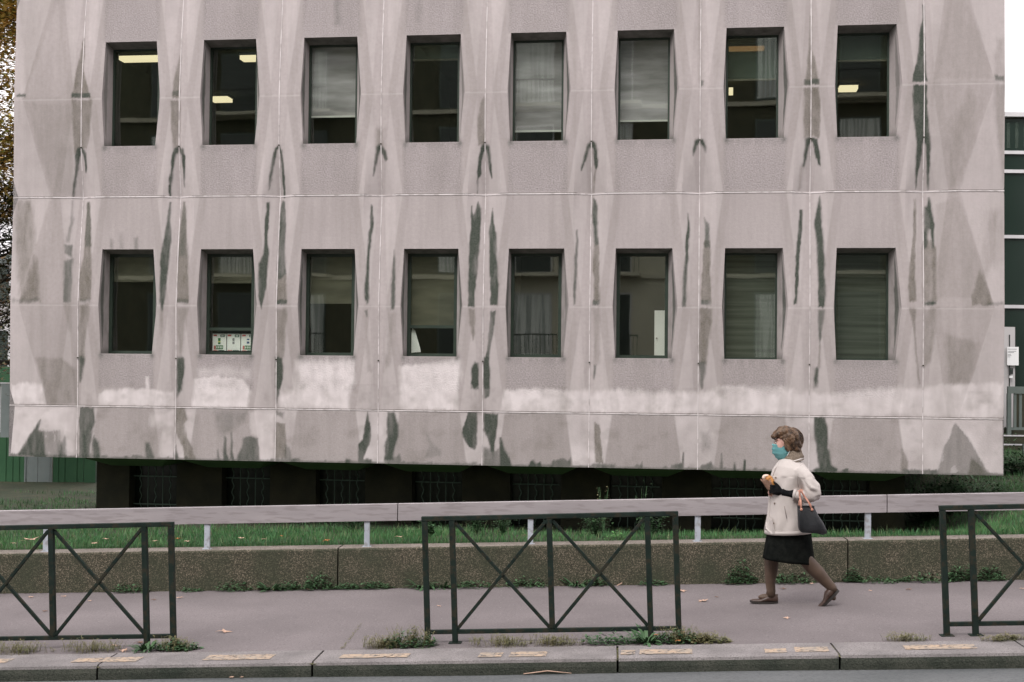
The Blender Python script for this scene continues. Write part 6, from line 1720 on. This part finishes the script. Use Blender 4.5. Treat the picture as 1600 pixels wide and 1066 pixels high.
# sleeves
j.tube([P(1243, 736, -.13), P(1253, 748, -.185), P(1262, 762, -.225), P(1264.5, 772, -.220)], [.074, .074, .067, .060], 18)
j.ell(P(1264, 772.5, -.219), (.052, .050, .048))
j.tube([P(1264, 773, -.222), P(1254, 774, -.222), P(1243, 772.5, -.21), P(1237, 771.5, -.198)], [.054, .052, .047, .044], 18)
j.tube([P(1240, 736, .13), P(1243, 750, .185), P(1242, 768, .21), P(1240, 776, .19)], [.075, .078, .070, .064], 16)
j.tube([P(1240, 776, .19), P(1228, 778, .10), P(1220, 777, .03)], [.060, .052, .043], 16)
def folds(co, n):
    x, y, z = co
    d_ = .0045 * noise.noise((x * 7, y * 7, z * 4)) + .002 * noise.noise((x * 22, y * 22, z * 16))
    # diagonal creases at the bent elbow
    e = math.exp(-((x - X(1256)) / .08) ** 2 - ((z - Z(765)) / .10) ** 2) * (1 if y < -.12 else .2)
    d_ += e * .007 * math.sin((x * .9 + z * .7) * 95 + 6 * noise.noise((x * 8, y * 8, z * 8)))
    e2 = math.exp(-((x - X(1246)) / .035) ** 2) * (1 if y < -.14 and z > Z(775) else 0)
    d_ += -e2 * .011 * math.exp(-((z - Z(757)) / .1) ** 2)
    # long soft folds on the front
    if z < Z(745): d_ += .009 * math.sin(x * 55 + y * 18 + 2.5 * noise.noise((x * 4, y * 4, z * 6))) * (1 if y < 0 else .4) * .6
    return d_
jk = j.remesh('jacket', M['jacket'], woman, .0075, 5, folds)
# hem band, placket, buttons
v = []; f = []
rx, ry = (1268 - 1196) / 2 / PXM + .003, .217
for i, py in enumerate((827.5, 833.5)):
    for k in range(44):
        a = 2 * math.pi * k / 44 + .001; v.append((X(1232) + math.cos(a) * rx, math.sin(a) * ry, Z(py) + math.cos(a) * rx * .06))
f = [(k, (k + 1) % 44, 44 + (k + 1) % 44, 44 + k) for k in range(44)]
hb = mesh_obj('hem_band', v, f, M['jacket'], jk, True); md = hb.modifiers.new('t', 'SOLIDIFY'); md.thickness = .006
v = []
for py, xf in ((722, 1216.5), (735, 1207.3), (748, 1203.6), (765, 1201.6), (785, 1200.9), (805, 1199.4), (820, 1196.6), (829, 1194.8)):
    v += [(X(xf) + .008, -.055, Z(py)), (X(xf) - .005, -.035, Z(py)), (X(xf) - .006, .0, Z(py))]
f = []
for i in range(7):
    for q in (0, 1): f.append((i * 3 + q, i * 3 + q + 1, i * 3 + q + 4, i * 3 + q + 3))
pk = mesh_obj('placket', v, f, M['jacket'], jk, True); md = pk.modifiers.new('t', 'SOLIDIFY'); md.thickness = .005
for px, py, y in ((1207, 786.5, -.115), (1206, 817, -.125), (1209, 747, -.10)):
    MB().ell(P(px, py, y - .012), (.008, .006, .008), nu=10, nv=8).build('button', M['collar'], jk, True)
# armhole seam, back pleat, flap at the front corner and hand warmer pocket
MB().tube([P(1246, 727, -.168), P(1241, 738, -.208), P(1239.5, 750, -.222), P(1241, 760, -.222)], .0028, 5).build('seam', M['collar_dark'], jk, True)
MB().tube([P(1220, 789, -.208), P(1224, 808, -.214)], .0032, 5).build('pocket_welt', M['collar_dark'], jk, True)
mb = MB(); fl = [P(1199.5, 808, -.11), P(1203, 812, -.16), P(1208, 834, -.17), P(1203.5, 834, -.145), P(1194.5, 826, -.10), P(1195.5, 815, -.06)]
mb.add(fl + [q + Vector((.004, .006, 0)) for q in fl], [tuple(range(6)), tuple(range(11, 5, -1))] + [(k, k + 6, (k + 1) % 6 + 6, (k + 1) % 6) for k in range(6)])
mb.build('front_flap', M['jacket'], jk)
# cuff
MB().tube([P(1238.5, 771.6, -.20), P(1234, 771, -.193)], [.048, .046], 18).build('cuff', M['jacket'], jk, True)
# knitted collar
v = []; f = []; n_ = 30
for i, (py, xf, xb, ry_) in enumerate(((706, 1221, 1246, .062), (711, 1219.5, 1249, .070), (717, 1218.5, 1251, .080), (722, 1217, 1253.5, .096))):
    for k in range(n_):
        a = 2 * math.pi * k / n_; rx_ = (xb - xf) / 2 / PXM
        rr_ = 1 + .03 * math.sin(a * 15)
        v.append((X((xf + xb) / 2) + math.cos(a) * rx_ * rr_, math.sin(a) * ry_ * rr_, Z(py) + math.cos(a) * .038 - .006))
for i in range(3):
    for k in range(n_): f.append((i * n_ + k, i * n_ + (k + 1) % n_, (i + 1) * n_ + (k + 1) % n_, (i + 1) * n_ + k))
co_ = mesh_obj('knit_collar', v, f, M['collar'], woman, True); md = co_.modifiers.new('t', 'SOLIDIFY'); md.thickness = .010
# jacket collar fold and its dark piping
ring = []
for k in range(40):
    a = 2 * math.pi * k / 39; ring.append((X(1235) + math.cos(a) * .104, math.sin(a) * .107, Z(722) + math.cos(a) * .030))
MB().tube(ring, .0075, 8, False).build('collar_fold', M['jacket'], jk, True)
ring2 = [(x * 1.0 + (x - X(1235)) * .05, y * 1.06, z - .012) for x, y, z in ring]
MB().tube(ring2, .0035, 6, False).build('piping', M['collar'], jk, True)

# mask
mk3 = MB(); v = []; f = []; nu, nv = 14, 12
for i in range(nv + 1):
    u_ = i / nv
    py = 695.6 + (722 - 695.6) * u_
    front = 1206.0 + 2.0 * u_ + (7.5 * (u_ - .55) / .45 if u_ > .55 else 0) - 1.5 * math.sin(math.pi * u_)
    half = .046 + .018 * math.sin(math.pi * min(u_ * 1.05, 1)) - (.012 if u_ > .85 else 0)
    back = 1226 + 4.0 * math.sin(math.pi * u_ * .9) - 2 * u_
    pl = .0050 * (1 if (i % 3 == 1) else -.6 if i % 3 == 2 else 0)
    for k in range(nu + 1):
        w_ = -1 + 2 * k / nu; a = w_ * math.pi / 2
        x = X(front) + (1 - math.cos(a) ** .8 if abs(a) < 1.57 else 1) * (back - front) / PXM
        v.append((x - pl, math.sin(a) * (half + .008 * abs(w_)), Z(py) - .012 * (1 - math.cos(a)) * (u_ - .3) - .006 * abs(w_) * (1 - u_)))
for i in range(nv):
    for k in range(nu): b0 = i * (nu + 1) + k; f.append((b0, b0 + 1, b0 + nu + 2, b0 + nu + 1))
mo = mesh_obj('face_mask', v, f, M['mask'], woman, True); md = mo.modifiers.new('t', 'SOLIDIFY'); md.thickness = .003
for sg in (-1, 1):
    for py in (699, 716): MB().tube([P(1226, py, sg * .066), P(1231, 699 + (py - 699) * .4, sg * .082)], .0018, 5).build('ear_loop', M['white'], mo, True)

# hair: full wavy volume plus many locks
h = MB()
h.ell(P(1233, 687), (.104, .092, .100), nu=28, nv=18)
h.ell(P(1238, 694), (.086, .104, .082)); h.ell(P(1240.5, 702), (.060, .092, .050)); h.ell(P(1225, 677.5), (.085, .085, .055)); h.ell(P(1213.5, 681), (.046, .072, .034), Matrix.Rotation(-.3, 4, 'Y'))
h.ell(P(1208.5, 684), (.026, .058, .026)); h.ell(P(1229, 697, -.070), (.036, .026, .058)); h.ell(P(1229, 697, .070), (.036, .026, .058))
for k in range(190):
    # a lock starts on the crown and runs down and back with a wave
    sd_ = random.choice((-1, 1)); ph = random.uniform(-.1, 1.0)
    az = random.uniform(-.9, 1.0) * math.pi
    el = random.uniform(.1, 1.25)
    C0 = P(1233, 689)
    pts = []; L_ = random.uniform(.5, 1.0)
    for q in range(7):
        e2 = el - q * .19 * L_; a2 = az + .16 * math.sin(q * 1.3 + ph * 6) * (1 if q else 0)
        rx_, ry_, rz_ = .107, .097, .104
        d_ = Vector((math.cos(e2) * math.cos(a2) * rx_, math.cos(e2) * math.sin(a2) * ry_, math.sin(e2) * rz_))
        d_ *= 1 + .05 * math.sin(q * 1.6 + ph * 9)
        p_ = C0 + d_
        if p_.x < X(1222) and p_.z < Z(688) + (X(1222) - p_.x) * -.0 and abs(p_.y) < .2:
            if p_.x < X(1221): break
        if p_.z < Z(709): break
        pts.append(p_)
    if len(pts) > 2: h.tube(pts, [random.uniform(.005, .009) * (1 - .5 * abs(i / (len(pts) - 1) - .4)) for i in range(len(pts))], 6)
def hairn(co, n):
    x, y, z = co
    return .003 * noise.noise((x * 30, y * 30, z * 12)) + .0035 * math.sin((x * 90 + z * 75) + 7 * noise.noise((x * 7, y * 7, z * 7)))
hr = h.remesh('hair', M['hair'], woman, .0055, 1, hairn)
wl = MB()
for k in range(260):
    az = random.uniform(-1, 1) * math.pi; el = random.uniform(-.3, 1.4); C0 = P(1234, 689); pts = []
    for q in range(5):
        e2 = el - q * .16; a2 = az + .2 * math.sin(q * 1.5 + k)
        p_ = C0 + Vector((math.cos(e2) * math.cos(a2) * .112, math.cos(e2) * math.sin(a2) * .102, math.sin(e2) * .108)) * (1.0 + .03 * math.sin(q * 2 + k))
        if (p_.x < X(1221) and p_.z < Z(688)) or p_.z < Z(709): break
        pts.append(p_)
    if len(pts) > 2: wl.tube(pts, [.0024] * (len(pts) - 1) + [.0008], 4)
wl.build('hair_strands', M['hair'], hr, True)

# black glove on the near hand, closed round the pastry
g = MB()
g.tube([P(1236, 771, -.19), P(1226, 769.5, -.172), P(1219, 768, -.155)], [.040, .037, .036], 12)
g.ell(P(1212, 766.5, -.140), (.052, .032, .044), Matrix.Rotation(.15, 4, 'Y'))
g.tube([P(1219, 768, -.155), P(1212, 766.5, -.14), P(1207, 765.5, -.125)], [.029, .031, .029], 12)
for k, (py, L_) in enumerate(((760.5, .050), (764, .056), (767.5, .054), (771, .045))):
    a_ = P(1209, py, -.150); p1 = a_ + Vector((-.032, .004, .006)); p2 = p1 + Vector((-L_ * .38, L_ * .38, .002)); p3 = p2 + Vector((-.002, L_ * .42, -.002))
    g.tube([a_, p1, p2, p3], [.0115, .0108, .0098, .0085], 8); g.ell(p3, (.0085,) * 3, nu=8, nv=6)
g.tube([P(1213, 761, -.150), P(1209, 756.5, -.142), P(1205.5, 753.5, -.118)], [.014, .0115, .0095], 8); g.ell(P(1205.5, 753.5, -.118), (.0095,) * 3, nu=8, nv=6)
gl_ = g.remesh('glove', M['glove'], woman, .0042, 2)

# ------------------------------------------------------------------ held things
def held(name, label, cat): return thing(name, label, cat, wp, -SA)
bd = held('pastry', 'golden pastry in torn brown paper held up in the gloved hand of the walking person', 'pastry')
q = MB(); q.loft([(0, 0, 0, .026, .022), (.004, 0, .03, .034, .028), (.004, 0, .065, .037, .030), (0, 0, .10, .034, .028), (-.006, 0, .125, .022, .02)], 18)
Mb = Matrix.Translation(P(1204.5, 763.5, -.105)) @ Matrix.Rotation(-.42, 4, 'Y')
q.v = [tuple(Mb @ Vector(v_)) for v_ in q.v]
q.remesh('crust', M['bread'], bd, .005, 3, lambda c, n: .004 * noise.noise((c.x * 40, c.y * 40, c.z * 40)))
q = MB(); q.ell(Mb @ Vector((-.012, 0, .122)), (.034, .026, .014), Matrix.Rotation(-.2, 4, 'Y')); q.ell(Mb @ Vector((-.034, -.004, .116)), (.016, .02, .014))
q.remesh('filling', M['bread_top'], bd, .005, 2, lambda c, n: .004 * noise.noise((c.x * 60, c.y * 60, c.z * 60)))
q = MB(); v = []; n_ = 20
for i, (zz, rr_) in enumerate(((-.055, .020), (-.03, .030), (0, .036), (.04, .040), (.085, .042), (.105, .044))):
    for k in range(n_):
        a = 2 * math.pi * k / n_; w_ = rr_ * (1 + .08 * math.sin(a * 3 + i)); jag = .012 * math.sin(a * 5) if i == 5 else 0
        v.append(Mb @ Vector((-.008 - (.012 * i / 5) + math.cos(a) * w_, math.sin(a) * w_ * .85, zz + jag - .03 * (math.cos(a) > .2) * (i >= 4))))
f = [(i * n_ + k, i * n_ + (k + 1) % n_, (i + 1) * n_ + (k + 1) % n_, (i + 1) * n_ + k) for i in range(5) for k in range(n_)] + [tuple(range(n_))]
wr = mesh_obj('paper_wrap', v, f, M['wrap'], bd, True); md = wr.modifiers.new('t', 'SOLIDIFY'); md.thickness = .0015

hbg = held('handbag', 'dark grey leather handbag hanging from the forearm of the walking person', 'handbag')
v = []; f = []
prof = [(787, 1237.5, 1262, .026), (790, 1237.5, 1263.5, .034), (800, 1238, 1268, .048), (812, 1238.5, 1276.5, .060), (820, 1239, 1281, .062), (825, 1240, 1281.5, .056), (827.5, 1243, 1276, .040)]
n_ = 36
for i, (py, x0, x1, hy) in enumerate(prof):
    cx, rx_ = X((x0 + x1) / 2), (x1 - x0) / 2 / PXM
    for k in range(n_):
        a = 2 * math.pi * k / n_; ca, sa = math.cos(a), math.sin(a); e_ = .55
        xx = math.copysign(abs(ca) ** e_, ca) * rx_; yy = math.copysign(abs(sa) ** e_, sa) * hy
        sag = (xx / rx_) * (-.018 if i > 3 else 0) * -1
        v.append((cx + xx, -.30 + yy + .006 * math.sin(xx * 40 + i), Z(py) - sag * .5 + .004 * math.sin(a * 3 + i)))
for i in range(len(prof) - 1):
    for k in range(n_): f.append((i * n_ + k, i * n_ + (k + 1) % n_, (i + 1) * n_ + (k + 1) % n_, (i + 1) * n_ + k))
f += [tuple(range(n_)), tuple(len(prof) * n_ - 1 - k for k in range(n_))]
mesh_obj('bag_body', v, f, M['bag'], hbg, True)
MB().tube([P(1238, 787.5, -.30), P(1250, 786.8, -.302), P(1263, 787.5, -.30)], .006, 6).build('top_seam', M['bag'], hbg, True)
for y_, (xa, xb) in ((-.335, (1242.5, 1258.5)), (-.262, (1241, 1260.5))):
    pts = []
    for k in range(17):
        u_ = k / 16; a = math.pi * u_
        xm = 1240.5 if y_ < -.3 else 1245
        px = xa + (xb - xa) * u_; py = 791 - 27 * math.sin(a) ** .8
        px = px * (1 - math.sin(a) * .85) + (xm + (u_ - .5) * 9) * math.sin(a) * .85
        yy = y_ + (.045 * math.sin(a) if y_ < -.3 else .085 * math.sin(a)) 
        yy = (-.272 - .012 * math.sin(a)) if y_ < -.3 and math.sin(a) > .5 else yy
        pts.append(P(px, py, yy))
    MB().tube(pts, .0085, 8).build('handle', M['strap'], hbg, True)
for x_, y_ in ((1242.5, -.345), (1258.5, -.345)): MB().ell(P(x_, 791.5, y_), (.012, .008, .012), nu=12, nv=8).build('ring', M['strap'], hbg, True)
